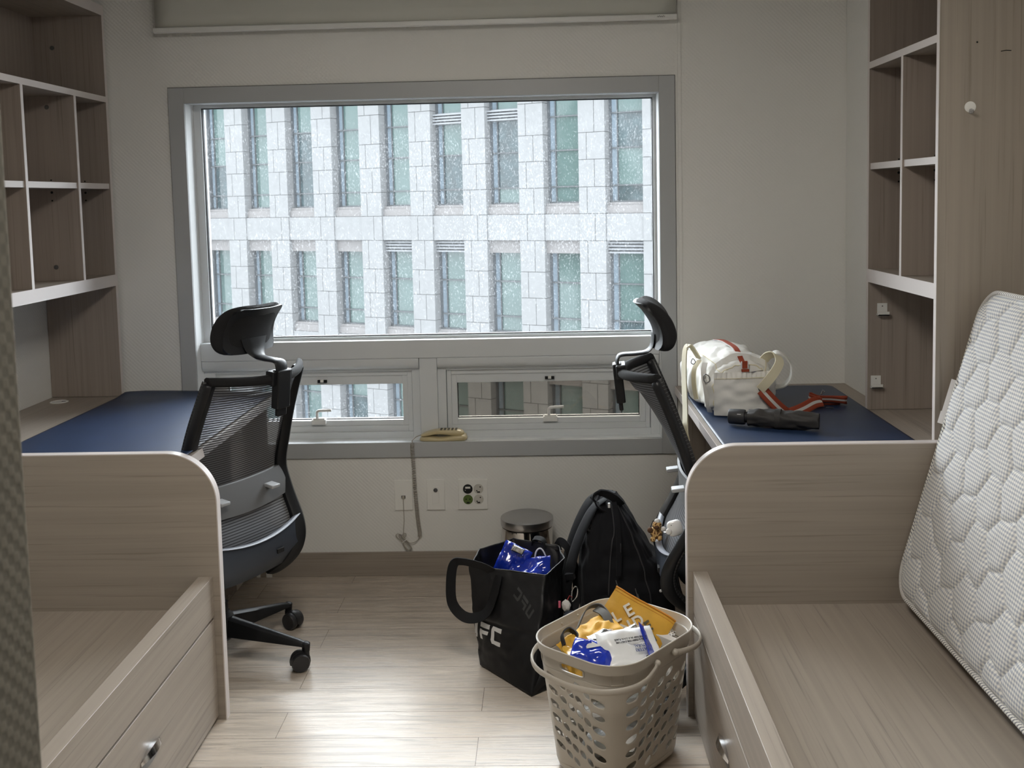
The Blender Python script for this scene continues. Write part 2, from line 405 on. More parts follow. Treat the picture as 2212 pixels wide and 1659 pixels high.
def glass(name, dirt=0.5, tint=(1, 1, 1), haze=0.03):
    m, nt, p = new_mat(name); nt.nodes.remove(p)
    tc = N(nt, 'ShaderNodeTexCoord')
    mp = N(nt, 'ShaderNodeMapping'); mp.inputs['Scale'].default_value = (1, 1, 0.55); L(nt, tc.outputs['Object'], mp.inputs[0])
    t = N(nt, 'ShaderNodeTexNoise'); t.inputs['Scale'].default_value = 190; t.inputs['Detail'].default_value = 4; L(nt, mp.outputs[0], t.inputs[0])
    t2 = N(nt, 'ShaderNodeTexNoise'); t2.inputs['Scale'].default_value = 3; L(nt, tc.outputs['Object'], t2.inputs[0])
    ad = N(nt, 'ShaderNodeMath', op='MULTIPLY_ADD'); L(nt, t2.outputs[0], ad.inputs[0]); ad.inputs[1].default_value = 0.22; L(nt, t.outputs[0], ad.inputs[2])
    r = N(nt, 'ShaderNodeMapRange'); r.inputs[1].default_value = 0.68; r.inputs[2].default_value = 0.80; r.inputs[3].default_value = haze; r.inputs[4].default_value = dirt; L(nt, ad.outputs[0], r.inputs[0])
    tr = N(nt, 'ShaderNodeBsdfTransparent'); tr.inputs[0].default_value = (*tint, 1)
    tl = N(nt, 'ShaderNodeBsdfTranslucent'); tl.inputs[0].default_value = (0.95, 0.97, 1, 1)
    gl = N(nt, 'ShaderNodeBsdfGlossy'); gl.inputs['Roughness'].default_value = 0.02
    m1 = N(nt, 'ShaderNodeMixShader'); L(nt, r.outputs[0], m1.inputs[0]); L(nt, tr.outputs[0], m1.inputs[1]); L(nt, tl.outputs[0], m1.inputs[2])
    fr = N(nt, 'ShaderNodeFresnel'); fr.inputs[0].default_value = 1.2
    m2 = N(nt, 'ShaderNodeMixShader'); L(nt, fr.outputs[0], m2.inputs[0]); L(nt, m1.outputs[0], m2.inputs[1]); L(nt, gl.outputs[0], m2.inputs[2])
    L(nt, m2.outputs[0], nt.nodes['Material Output'].inputs[0])
glass('window_glass', 0.07, haze=0.010)
glass('clean_glass', 0.03, haze=0.0)
def screen_mat():
    m, nt, p = new_mat('insect_screen'); tr = N(nt, 'ShaderNodeBsdfTransparent')
    p.inputs['Base Color'].default_value = (0.02, 0.02, 0.02, 1)
    mx = N(nt, 'ShaderNodeMixShader'); mx.inputs[0].default_value = 0.52; L(nt, tr.outputs[0], mx.inputs[1]); L(nt, p.outputs[0], mx.inputs[2])
    tr.inputs[0].default_value = (1.0, 0.93, 0.84, 1)
    L(nt, mx.outputs[0], nt.nodes['Material Output'].inputs[0])
screen_mat()
def floor_mat():
    m, nt, p = new_mat('floor_planks'); tc = N(nt, 'ShaderNodeTexCoord')
    mp = N(nt, 'ShaderNodeMapping'); mp.inputs['Location'].default_value = (3.55, 6 * 0.1465 - 3.1993 + 0.1465 * 20, 0); L(nt, tc.outputs['Object'], mp.inputs[0])
    br = N(nt, 'ShaderNodeTexBrick'); br.offset = 0.37; br.offset_frequency = 2; br.squash = 1
    br.inputs['Scale'].default_value = 1; br.inputs['Brick Width'].default_value = 0.92; br.inputs['Row Height'].default_value = 0.1465
    br.inputs['Mortar Size'].default_value = 0.0011; br.inputs['Mortar Smooth'].default_value = 0.3; br.inputs['Bias'].default_value = 0
    br.inputs['Color1'].default_value = (0.56, 0.485, 0.405, 1); br.inputs['Color2'].default_value = (0.49, 0.425, 0.355, 1); br.inputs['Mortar'].default_value = (0.17, 0.13, 0.10, 1)
    L(nt, mp.outputs[0], br.inputs['Vector'])
    g = N(nt, 'ShaderNodeMapping'); g.inputs['Scale'].default_value = (3.4, 60, 1); L(nt, tc.outputs['Object'], g.inputs[0])
    # shift the figure from plank to plank
    ad = N(nt, 'ShaderNodeVectorMath', op='ADD'); sc_ = N(nt, 'ShaderNodeVectorMath', op='SCALE'); sc_.inputs['Scale'].default_value = 60
    L(nt, br.outputs['Color'], sc_.inputs[0]); L(nt, g.outputs[0], ad.inputs[0]); L(nt, sc_.outputs[0], ad.inputs[1])
    t = N(nt, 'ShaderNodeTexNoise'); t.inputs['Scale'].default_value = 1; t.inputs['Detail'].default_value = 6; t.inputs['Distortion'].default_value = 1.6; L(nt, ad.outputs[0], t.inputs[0])
    r = N(nt, 'ShaderNodeMapRange'); r.inputs[1].default_value = 0.34; r.inputs[2].default_value = 0.60; r.inputs[3].default_value = 0.70; r.inputs[4].default_value = 1.12; L(nt, t.outputs[0], r.inputs[0])
    x = N(nt, 'ShaderNodeVectorMath', op='SCALE'); L(nt, br.outputs['Color'], x.inputs[0]); L(nt, r.outputs[0], x.inputs['Scale'])
    L(nt, x.outputs[0], p.inputs['Base Color'])
    rr = N(nt, 'ShaderNodeMapRange'); rr.inputs[1].default_value = 0.3; rr.inputs[2].default_value = 0.7; rr.inputs[3].default_value = 0.34; rr.inputs[4].default_value = 0.22; L(nt, t.outputs[0], rr.inputs[0])
    L(nt, rr.outputs[0], p.inputs['Roughness']); p.inputs['Specular IOR Level'].default_value = 0.5
    b = N(nt, 'ShaderNodeBump'); b.inputs['Strength'].default_value = 0.35; b.inputs['Distance'].default_value = 0.0012; L(nt, t.outputs[0], b.inputs['Height']); L(nt, b.outputs[0], p.inputs['Normal'])
floor_mat()
def ticking():
    m, nt, p = new_mat('mattress_ticking'); uv = N(nt, 'ShaderNodeUVMap'); sp = N(nt, 'ShaderNodeSeparateXYZ'); L(nt, uv.outputs[0], sp.inputs[0])
    def sq(src):
        a = N(nt, 'ShaderNodeMath', op='MULTIPLY'); a.inputs[1].default_value = 2 * pi / 0.0098; L(nt, src, a.inputs[0])
        b = N(nt, 'ShaderNodeMath', op='SINE'); L(nt, a.outputs[0], b.inputs[0])
        r = N(nt, 'ShaderNodeMapRange'); r.inputs[1].default_value = -0.35; r.inputs[2].default_value = 0.35; L(nt, b.outputs[0], r.inputs[0]); return r.outputs[0]
    w = N(nt, 'ShaderNodeMath', op='MULTIPLY'); w.inputs[1].default_value = 0.42; L(nt, sq(sp.outputs[0]), w.inputs[0])
    w2 = N(nt, 'ShaderNodeMath', op='MULTIPLY'); w2.inputs[1].default_value = 0.58; L(nt, sq(sp.outputs[1]), w2.inputs[0])
    ad = N(nt, 'ShaderNodeMath', op='ADD'); L(nt, w.outputs[0], ad.inputs[0]); L(nt, w2.outputs[0], ad.inputs[1])
    mx = N(nt, 'ShaderNodeMix', data_type='RGBA'); mx.inputs[6].default_value = (0.80, 0.78, 0.72, 1); mx.inputs[7].default_value = (0.36, 0.38, 0.43, 1)
    L(nt, ad.outputs[0], mx.inputs[0]); L(nt, mx.outputs[2], p.inputs['Base Color']); p.inputs['Roughness'].default_value = 0.85
    p.inputs['Specular IOR Level'].default_value = 0.2
ticking()
def piping():
    m, nt, p = new_mat('mattress_piping'); uv = N(nt, 'ShaderNodeUVMap'); sp = N(nt, 'ShaderNodeSeparateXYZ'); L(nt, uv.outputs[0], sp.inputs[0])
    a = N(nt, 'ShaderNodeMath', op='MULTIPLY'); a.inputs[1].default_value = 620; L(nt, sp.outputs[1], a.inputs[0])
    a2 = N(nt, 'ShaderNodeMath', op='MULTIPLY_ADD'); a2.inputs[1].default_value = 2; L(nt, sp.outputs[0], a2.inputs[0]); L(nt, a.outputs[0], a2.inputs[2])
    f = N(nt, 'ShaderNodeMath', op='FRACT'); L(nt, a2.outputs[0], f.inputs[0])
    g = N(nt, 'ShaderNodeMath', op='GREATER_THAN'); g.inputs[1].default_value = 0.62; L(nt, f.outputs[0], g.inputs[0])
    mx = N(nt, 'ShaderNodeMix', data_type='RGBA'); mx.inputs[6].default_value = (0.74, 0.72, 0.67, 1); mx.inputs[7].default_value = (0.20, 0.20, 0.22, 1)
    L(nt, g.outputs[0], mx.inputs[0]); L(nt, mx.outputs[2], p.inputs['Base Color']); p.inputs['Roughness'].default_value = 0.8
piping()
def fill_mat():
    m, nt, p = new_mat('lamp_diffuser'); p.inputs['Base Color'].default_value = (0.9, 0.88, 0.84, 1)
    p.inputs['Emission Color'].default_value = (1.0, 0.94, 0.86, 1); p.inputs['Emission Strength'].default_value = FILL_POWER
FILL_POWER = 18.5  # emission of the added fill light on the ceiling
fill_mat()

# ---------------------------------------------------------------- room
XL, XR, YW, YB, ZC = -1.985, 1.415, 4.016, -1.3, 2.45
def struct(name, mb, mat, parent=None, **k):
    o = mb.build(name, mat, parent, **k)
    if parent is None: o['kind'] = 'structure'
    return o
struct('floor', MB().box((XL - .1, YB - .1, -.06), (XR + .1, YW + .1, 0)), M['floor_planks'], flat=True)
struct('ceiling', MB().box((XL - .1, YB - .1, ZC), (XR + .1, YW + .3, ZC + .06)), M['ceiling_paint'], flat=True)
struct('wall_left', MB().box((XL - .1, YB - .1, 0), (XL, YW + .02, ZC)), M['wallpaper'], flat=True)
struct('wall_right', MB().box((XR, YB - .1, 0), (XR + .1, YW + .02, ZC)), M['wallpaper'], flat=True)
struct('wall_rear', MB().box((XL, YB - .1, 0), (XR, YB, ZC)), M['wallpaper'], flat=True)
OX0, OX1, OZ0, OZ1 = -1.40, 0.457, 0.548, 1.917        # clear opening
wb = MB()
wb.box((XL, YW, 0), (XR, YW + .24, OZ0 - .03)); wb.box((XL, YW, OZ1 + .03), (XR, YW + .24, ZC))
wb.box((XL, YW, OZ0 - .03), (OX0 - .03, YW + .24, OZ1 + .03)); wb.box((OX1 + .03, YW, OZ0 - .03), (XR, YW + .24, OZ1 + .03))
struct('wall_window', wb, M['wallpaper'], flat=True)
struct('wall_column', MB().box((1.18, 3.56, 0), (XR, YW, ZC)), M['wallpaper'], bevel=.004)
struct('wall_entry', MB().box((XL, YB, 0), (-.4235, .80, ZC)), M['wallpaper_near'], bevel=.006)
struct('baseboard_window', MB().box((-1.19, YW - .012, 0), (XR, YW, .098)), M['wood_x'], bevel=.0015)
struct('trim_1', MB().box((.532, YW - .006, .5), (.546, YW, ZC)), M['wallpaper'], bevel=.002)

# window
win = thing('window_1', None, None, (-0.47, YW, OZ0), kind='structure')
def wpart(name, mb, mat='window_frame', parent=None, **k): return mb.build(name, M[mat], parent or win, world=True, **k)
def frame_boxes(mb, x0, x1, z0, z1, t, y0, y1, tl=None, tr=None, tt=None, tb=None):
    tl = tl or t; tr = tr or t; tt = tt or t; tb = tb or t
    mb.box((x0, y0, z0), (x0 + tl, y1, z1)); mb.box((x1 - tr, y0, z0), (x1, y1, z1))
    mb.box((x0 + tl, y0, z0), (x1 - tr, y1, z0 + tb)); mb.box((x0 + tl, y0, z1 - tt), (x1 - tr, y1, z1)); return mb
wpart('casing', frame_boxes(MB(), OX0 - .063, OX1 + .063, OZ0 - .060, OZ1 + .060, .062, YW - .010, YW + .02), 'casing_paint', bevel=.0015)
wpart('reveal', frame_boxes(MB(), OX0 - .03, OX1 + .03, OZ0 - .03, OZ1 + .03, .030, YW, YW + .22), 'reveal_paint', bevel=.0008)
wpart('caulk_line', frame_boxes(MB(), OX0 - .0655, OX1 + .0655, OZ0 - .0625, OZ1 + .0625, .004, YW - .002, YW + .001), 'joint', flat=True)
YG = YW + .105
mb = frame_boxes(MB(), OX0, OX1, .955, OZ1, .022, YG - .01, YG + .05, tl=.03, tr=.012, tt=.012, tb=.012)
wpart('upper_frame', mb, bevel=.001)
wpart('gasket', frame_boxes(MB(), OX0 + .028, OX1 - .01, .966, OZ1 - .010, .005, YG + .0, YG + .018), 'black_rubber', flat=True)
wpart('glass_pane', MB().box((OX0 + .028, YG + .012, .965), (OX1 - .010, YG + .018, OZ1 - .010)), 'window_glass', flat=True)
wpart('transom', MB().box((OX0, YW + .045, .882), (OX1, YG + .05, .955)), bevel=.0015)
wpart('mullion', MB().box((-.512, YW + .052, OZ0), (-.441, YG + .05, .882)), bevel=.0015)
for (x0, x1, hx, open_) in ((OX0, -.512, -.935, 0), (-.441, OX1, .015, 1)):
    # head roll, outer frame, stepped rails and sash
    roll = MB(); prof = [(YW + .050, .882), (YW + .045, .878), (YW + .045, .858), (YW + .050, .846), (YW + .062, .838), (YW + .10, .836), (YW + .10, .882)]
    roll.prism(prof, (x0 + .002, x1 - .002), lambda a, b, e: (e, a, b))
    wpart('head_cover', roll, bevel=.0008)
    fm = frame_boxes(MB(), x0, x1, OZ0, .838, .034, YW + .075, YG + .05, tl=.034 if open_ else .045, tb=.026, tt=.012)
    wpart('sash_frame', fm, bevel=.001)
    sx0, sx1 = x0 + .036 + (0 if open_ else .01), x1 - .036
    fm = frame_boxes(MB(), sx0, sx1, OZ0 + .026, .826, .018, YW + .088, YG + .05, tb=.024, tt=.02)
    sash = wpart('sash', fm, bevel=.001)
    fm = frame_boxes(MB(), sx0 + .018, sx1 - .018, OZ0 + .050, .806, .022, YW + .094, YG + .045, tb=.022, tt=.036)
    fm.build('sash_rail', M['window_frame'], sash, world=True, bevel=.001)
    gx0, gx1, gz0, gz1 = sx0 + .038, sx1 - .038, OZ0 + .070, .772
    (MB().box((gx0, YG + .022, gz0), (gx1, YG + .026, gz1))).build('pane', M['clean_glass' if open_ else 'window_glass'], sash, world=True, flat=True)
    frame_boxes(MB(), gx0, gx1, gz0, gz1, .005, YG + .014, YG + .022).build('seal', M['black_rubber'], sash, world=True, flat=True)
    if open_: (MB().box((gx0, YG + .034, gz0), (gx1, YG + .035, gz1))).build('insect_screen', M['insect_screen'], sash, world=True, flat=True)
    # lever handle
    h = MB(); z = OZ0 + .060
    h.box((hx - .029, YW + .072, z), (hx + .029, YW + .094, z + .020)).box((hx - .024, YW + .076, z + .020), (hx + .024, YW + .094, z + .026))
    pth = smooth_path([(hx - .006, YW + .080, z + .024), (hx - .005, YW + .074, z + .050), (hx + .002, YW + .070, z + .058), (hx + .022, YW + .068, z + .060), (hx + .055, YW + .068, z + .061)], 5)
    h.tube(pth, .0065, 8, ry=.006)
    h.build('handle', M['white_plastic'], win, world=True, bevel=.001)
    k = MB(); lx = hx + (.018 if not open_ else .0)
    k.box((lx - .019, YW + .084, .779), (lx + .019, YW + .096, .791)); k.m = 1; k.box((lx - .0065, YW + .080, .782), (lx + .0065, YW + .086, .794))
    k.build('latch', [M['black_plastic'], M['ivory_plastic']], win, world=True, bevel=.0006)
# roller blind
bl = thing('roller_blind', 'grey-beige roller blind with white bottom bar above the big window', 'blind', (-.485, 3.96, 2.19))
mb = MB(); mb.grid(lambda u, v: (-1.482 + 2.002 * u, 3.962 + .004 * sin(u * 9) * (1 - v), 2.198 + .22 * v), 30, 4); mb.build('blind_fabric', M['blind_fabric'], bl, world=True, solid=.0012)
mb = MB(); mb.prism([(3.952, 2.184), (3.956, 2.181), (3.968, 2.181), (3.972, 2.185), (3.972, 2.198), (3.968, 2.202), (3.956, 2.202), (3.952, 2.199)], (-1.487, .524), lambda a, b, e: (e, a, b))
br_ = mb.build('bottom_bar', M['white_plastic'], bl, world=True)
mb = MB()
for i, (dx, w_) in enumerate(((0, 1), (.007, 0), (.014, 1), (.022, 0))):
    mb.tube(smooth_path([(.448 + dx, 3.9515, 2.189), (.451 + dx, 3.9515, 2.196 - .002 * w_), (.454 + dx, 3.9515, 2.190), (.456 + dx, 3.9515, 2.194)], 4), .0005, 5)
mb.build('pencil_mark', M['print_dark'], br_, world=True)
bl_c = MB().lathe([(.022, -1.487), (.022, .524)], (0, 3.965, 2.415), 20, 'X'); bl_c.build('roller_tube', M['white_plastic'], bl, world=True)

# fill light added on the ceiling, out of frame, to brighten the room
cl = thing('ceiling_light', 'square flush ceiling light in the middle of the ceiling', 'ceiling light', (-.2, 1.75, ZC))
MB().box((-.5, 1.45, ZC - .05), (.1, 2.05, ZC)).build('lamp_base', M['white_plastic'], cl, world=True, bevel=.004)
MB().box((-.48, 1.47, ZC - .085), (.08, 2.03, ZC - .05)).build('diffuser', M['lamp_diffuser'], cl, world=True, bevel=.01)

# ---------------------------------------------------------------- building across the street
TH = radians(27.81); BAY = 1.3136; U0 = -7.730
UX = Vector((cos(TH), -sin(TH), 0)); NX = Vector((-sin(TH), -cos(TH), 0)); FO = Vector((0, 20, 0))
ob = thing('office_building', 'pale stone office building with narrow green windows seen through the window', 'building', (FO.x - 1, FO.y + 4, -11))
inv = None
def fbox(mb, u0, u1, z0, z1, d0, d1):
    """box on the facade: u along it, d behind its front face"""
    n = len(mb.v); mb.box((u0, d0, z0), (u1, d1, z1))
    for i in range(n, len(mb.v)):
        p = mb.v[i]; mb.v[i] = FO + UX * p.x - NX * p.y + Vector((0, 0, p.z))
    return mb
K0, K1 = -4, 12; ZB, ZT = -11.0, 4.9
stone_rows = [-11, -10.4, -9.8, -9.2, -8.6, -8.0, -7.45, -6.9, -6.35, -5.8, -5.25, -4.75, -4.25, -3.72, -3.15, -2.6, -2.1, -1.55, -1.02, -.48, .04, .66, 1.18, 1.69, 2.21, 2.72, 3.34, 3.9, 4.5, 4.9]
g = .006
core = MB(); fbox(core, U0 + BAY * K0 - .7, U0 + BAY * K1 + .1, ZB, ZT, .36, 6.0)
core.build('core_wall', M['joint'], ob, world=True, flat=True)
floors = [(1.387, 4.6, .66, 1.18, (4, 5), 3.05, 3.29), (-1.22, .41, -1.95, -1.42, (3, 4, 7), .41, .66), (-4.0, -2.2, -4.73, -4.2, (4, 5, 8), -2.2, -1.95), (-6.75, -4.98, -7.5, -6.95, (2, 6), -4.98, -4.73)]
for k in range(K0, K1 + 1):
    a = U0 + BAY * k - .67; b = a + .55                       # pier
    inner = MB(); fbox(inner, a + g * 2, b - g * 2, ZB, ZT, g * 2, .36)
    pier = inner.build('pier', M['joint'], ob, world=True, flat=True)
    st = MB()
    for i in range(len(stone_rows) - 1):
        z0, z1 = stone_rows[i] + g, stone_rows[i + 1] - g
        s = a + (.17 if (i + k) % 2 else .33)
        fbox(st, a, s - g, z0, z1, 0, .33); fbox(st, s + g, b, z0, z1, 0, .33)
    st.build('stone_block', M['stone'], pier, world=True, flat=True)
    if k == K1: continue
    c0, c1 = b, a + BAY                                          # bay between piers
    for (p0, p1, s0, s1, lou, l0, l1) in floors:
        sp_ = MB(); fbox(sp_, c0 + g, c1 - g, s0 + g, s1 - g, .02, .34); sp_.build('spandrel', M['stone'], ob, world=True, flat=True)
        si = MB(); fbox(si, c0, c1, s1, s1 + .15, .07, .34); fbox(si, c0, c1, s1 + .15, p0, .11, .34); si.build('window_sill', M['stone_sill'], ob, world=True, flat=True)
        fr = MB()
        fbox(fr, c0, c0 + .035, p0, p1, .21, .31); fbox(fr, c0 + .15, c0 + .165, p0, p1, .23, .31); fbox(fr, c1 - .03, c1, p0, p1, .23, .31)
        zz = [p0 + (p1 - p0) * t for t in ((0.20, .64) if p1 - p0 < 3 else (.10, .32, .525, .8))]
        for z in zz: fbox(fr, c0, c1, z - .012, z + .012, .225, .31)
        fbox(fr, c0, c1, p0, p0 + .03, .21, .31)
        wf = fr.build('window', M['pane_frame'], ob, world=True, flat=True)
        cuts = [p0] + zz + [p1]; blind = random.choice((1, 2, 2, 3, 3, 3)) if k % 3 else len(cuts)
        for q in range(len(cuts) - 1):
            pn = MB(); fbox(pn, c0 + .165, c1, cuts[q], cuts[q + 1], .27, .28)
            pn.build('pane', M['tinted_pane' if len(cuts) - 1 - q <= blind or random.random() < .3 else 'open_pane'], wf, world=True, flat=True)
        pn = MB(); fbox(pn, c0 + .035, c0 + .15, p0, p1, .27, .28)
        pn.build('side_pane', M['side_glass'], wf, world=True, flat=True)
        if k in lou:
            lv = MB(); n_ = 4
            for q in range(n_):
                z = l0 + (l1 - l0) * q / n_; fbox(lv, c0, c1, z + .008, z + (l1 - l0) / n_ * .62, .10, .26)
            fbox(lv, c0, c1, l0, l1, .22, .28)
            lv.build('louver', M['louver'], ob, world=True, flat=True)
        elif l0 < 1:
            hd = MB(); fbox(hd, c0, c1, l0, l1, .09, .34); hd.build('window_head', M['stone_sill'], ob, world=True, flat=True)
struct('ground', MB().box((-45, 4.6, -11.2), (45, 45, -11)), M['asphalt'], flat=True)

# trees of the street, met in the panes' reflections
def tree(x, y, zt, r, seed):
    rnd = random.Random(seed)
    t = thing('street_tree', 'leafy green street tree outside', 'tree', (x, y, -11), group='street trees outside')
    MB().tube([(x, y, -11), (x + .1, y, -7), (x, y + .1, zt - r * .6)], [.22, .17, .08], 8).build('trunk', M['bark'], t, world=True)
    mb = MB()
    for i in range(2600):
        d = Vector((rnd.gauss(0, 1), rnd.gauss(0, 1), rnd.gauss(0, 1))).normalized() * r * rnd.uniform(.55, 1.0)
        d *= .75 + .5 * noise.noise(d * .9 + Vector((seed, 0, 0)))
        p = Vector((x, y, zt)) + Vector((d.x, d.y, d.z * 1.5))
        s = rnd.uniform(.12, .24); a = Vector((rnd.uniform(-1, 1), rnd.uniform(-1, 1), rnd.uniform(-.5, .5))).normalized(); b = a.orthogonal()
        i0 = len(mb.v)
        for q in (a * s, b * s * .6, -a * s, -b * s * .6): mb.v.append(p + q)
        mb.face([i0, i0 + 1, i0 + 2, i0 + 3])
    mb.build('crown', M['foliage'], t, world=True, flat=True, recalc=False)
plain('bark', (.10, .075, .055), .9); plain('foliage', (.06, .13, .035), .7, noise_c=.4, nscale=1.5)
for i, (x, y, z, r) in enumerate(((-5.5, 7.2, -1.5, 1.9), (-9.8, 4.2, 1.5, 2.0), (-14.0, 9.0, .8, 2.2), (-14.2, 2.6, 3.0, 2.1), (-18.6, 5.2, 2.5, 2.3), (-10.0, 9.6, -2.2, 1.8), (-12.0, -2.4, 4.5, 2.2))): tree(x, y, z, r, i)

# ---------------------------------------------------------------- beds
ZD = .76
def round_panel(mb, x0, x1, z1, r, y0, y1, side):
    """upright board with one rounded upper corner (side +1: at x1, -1: at x0)"""
    pts = []
    if side > 0:
        pts = [(x0, 0), (x1, 0)] + [(x1 - r + r * cos(a), z1 - r + r * sin(a)) for a in [pi / 2 * i / 20 for i in range(21)]] + [(x0, z1)]
    else:
        pts = [(x0, 0), (x1, 0), (x1, z1)] + [(x0 + r - r * sin(a), z1 - r + r * cos(a)) for a in [pi / 2 * i / 20 for i in range(21)]]
    return mb.prism(pts, (y0, y1), lambda a, b, e: (a, e, b))
def bed(side, label):
    # side -1: left wall, +1: right wall
    xw, xo, xr = (XL, -.963, -.985) if side < 0 else (XR, .396, .412)
    y0, y1 = .90, 2.868
    t = thing('bed_frame', label, 'bed', ((xw + xo) / 2, 1.9, 0))
    s = 1 if side < 0 else -1                    # direction from wall to aisle
    a, b = min(xw, xo), max(xw, xo)
    mb = MB(); round_panel(mb, a, b, .802, .147, y1, y1 + .028, 1 if side < 0 else -1)
    p = mb.build('footboard', M['wood_x'], t, world=True)
    # pale edge band round the board
    e = MB(); r = .147; zt = .802; z_e = .0012
    xs_ = xo; c = (xo - s * r, zt - r)
    path = [(xw, zt)] + [(c[0] + s * (r + z_e) * sin(q), c[1] + (r + z_e) * cos(q)) for q in [pi / 2 * i / 24 for i in range(25)]] + [(xo + s * z_e, 0.0)]
    path[0] = (xw, zt + z_e)
    rings = []
    for (x, z) in path: rings.append([(x, y1 - .0006, z), (x, y1 + .0286, z)])
    inner = [(xw, zt - .002)] + [(c[0] + s * (r - .002) * sin(q), c[1] + (r - .002) * cos(q)) for q in [pi / 2 * i / 24 for i in range(25)]] + [(xo - s * .002, 0.0)]
    rr = [[(x, y1 - .0006, z), (x, y1 + .0286, z), (x2, y1 + .0286, z2), (x2, y1 - .0006, z2)] for (x, z), (x2, z2) in zip(path, inner)]
    e.loft(rr); e.build('edge_band', M['wood_edge'], p, world=True)
    mb = MB().box((xr, y0, .316), (xr - s * .042, y1, .435)); mb.box((xr - s * .004, y0, .0), (xr - s * .018, y0 + .02, .316)); mb.build('side_rail', M['wood_y'], t, world=True, bevel=.0012)
    MB().box((xr - s * .042, y0, .315), (xw, y1, .335)).build('platform', M['wood_y'], t, world=True, bevel=.001)
    MB().box((xr - s * .03, y0 + .02, .0), (xr - s * .045, y1 - .01, .30)).build('plinth', M['wood_y'], t, world=True)
    for i, (a0, a1) in enumerate(((y1 - .004 - .965, y1 - .004), (y0 + .006, y1 - .975))):
        fr = MB(); hy = (a0 + a1) / 2; hz = .183
        if i == 0: hy = 2.36
        # front with a recessed crescent pull
        fr.box((xr, a0, .014), (xr - s * .018, a1, .309)); d = fr.build('drawer', M['wood_y'], t, world=True, bevel=.001)
        n = 14; h = MB(); out = []; inn = []
        for q in range(n + 1):
            w = -1 + 2 * q / n; yy = hy + .062 * w; bow = (1 - w * w)
            out.append([(xr + s * .0005, yy, hz + .006 + .020 * bow), (xr + s * (.002 + .010 * bow), yy, hz + .010 + .016 * bow), (xr + s * (.003 + .016 * bow), yy, hz + .002 + .006 * bow), (xr + s * (.001 + .012 * bow), yy, hz + .000 + .002 * bow)])
        h.loft(out); h.build('handle', M['chrome'], d, world=True)
        h = MB(); poly = [(hy + .062 * cos(q), hz - .004 + .020 * sin(q)) for q in [2 * pi * i_ / 28 for i_ in range(28)]]
        h.prism(poly, (xr + s * .0008, xr - s * .004), lambda a, b, e: (e, a, b)); h.build('finger_recess', M['grey_metal'], d, world=True)
    return t
bed(-1, 'built-in bed frame along the left wall, bare of any mattress')
bed(1, 'built-in bed frame along the right wall under the leaning mattress')

# ---------------------------------------------------------------- desks
def desk(side, label):
    s = 1 if side < 0 else -1
    xw = XL if side < 0 else XR
    xf = -1.078 if side < 0 else .512
    xcol = xw if side < 0 else 1.18
    t = thing('desk', label, 'desk', ((xw + xf) / 2, 3.45, 0))
    y0, y1 = 2.898, YW - .001
    top = MB()
    if side < 0: top.box((xw + .001, y0, ZD - .028), (xf, y1, ZD))
    else:
        top.box((xf, y0, ZD - .028), (xcol - .0005, y1, ZD)); top.box((xcol - .0005, y0, ZD - .028), (xw - .001, 3.5595, ZD))
    tp = top.build('desktop', M['wood_y'], t, world=True, bevel=.0008)
    MB().box((xf, y0 + .001, ZD - .029), (xf + s * .0025, y1 - .001, ZD + .001)).build('edge_strip', M['wood_edge'], tp, world=True)
    MB().box((xf - s * .045, YW - .018, .022), (xf - s * .12, YW - .001, ZD - .028)).build('end_panel', M['wood_z'], t, world=True, bevel=.001)
    MB().box((xf - s * .052, YW - .016, 0), (xf - s * .075, YW - .004, .022)).box((xf - s * .10, YW - .016, 0), (xf - s * .115, YW - .004, .022)).build('foot', M['white_plastic'], t, world=True)
    xc = xf - s * .135
    # pedestal next to the window
    ya, yb = 3.745, YW - .02
    xb = xw + s * .25 if side < 0 else 1.17
    MB().box((xc, ya, .03), (xb, ya + .018, .725)).box((xc, yb - .018, .03), (xb, yb, .725)).box((xb, ya + .018, .03), (xb - s * -.012 if side > 0 else xb + .012, yb - .018, .725)).box((xc - s * .003, ya + .018, .03), (xb, yb - .018, .05)).build('pedestal', M['wood_z'], t, world=True, bevel=.001)
    MB().box((xc - s * .02, ya + .01, 0), (xb, yb - .01, .03)).build('pedestal_base', M['wood_y'], t, world=True)
    z = .045
    for hgt in (.33, .17, .17):
        d = MB().box((xc + s * .018, ya - .001, z), (xc, yb, z + hgt - .004)).build('drawer', M['wood_y'], t, world=True, bevel=.001); z += hgt
    MB().box((xw + s * .002, y0 + .02, .45), (xw + s * .016, 3.55, .70)).build('modesty_board', M['wood_y'], t, world=True)
    MB().box((xf - s * .05, y0 + .001, .0), (xw + s * .002, y0 + .018, ZD - .028)).build('near_panel', M['wood_z'], t, world=True)
    return t
dl = desk(-1, 'left wooden desk under the left bookcase')
dr = desk(1, 'right wooden desk carrying the white duffel bag')
g = MB().lathe([(.034, ZD - .002), (.034, ZD + .002), (.031, ZD + .0032), (.026, ZD + .003), (.0255, ZD + .0018), (.001, ZD + .0016)], (-1.908, 3.885, 0), 32)
gr = g.build('cable_grommet', M['white_plastic'], dl, world=True)
MB().box((-1.902, 3.889, ZD + .0010), (-1.880, 3.897, ZD + .0021)).build('cable_slot', M['dark_hole'], gr, world=True)
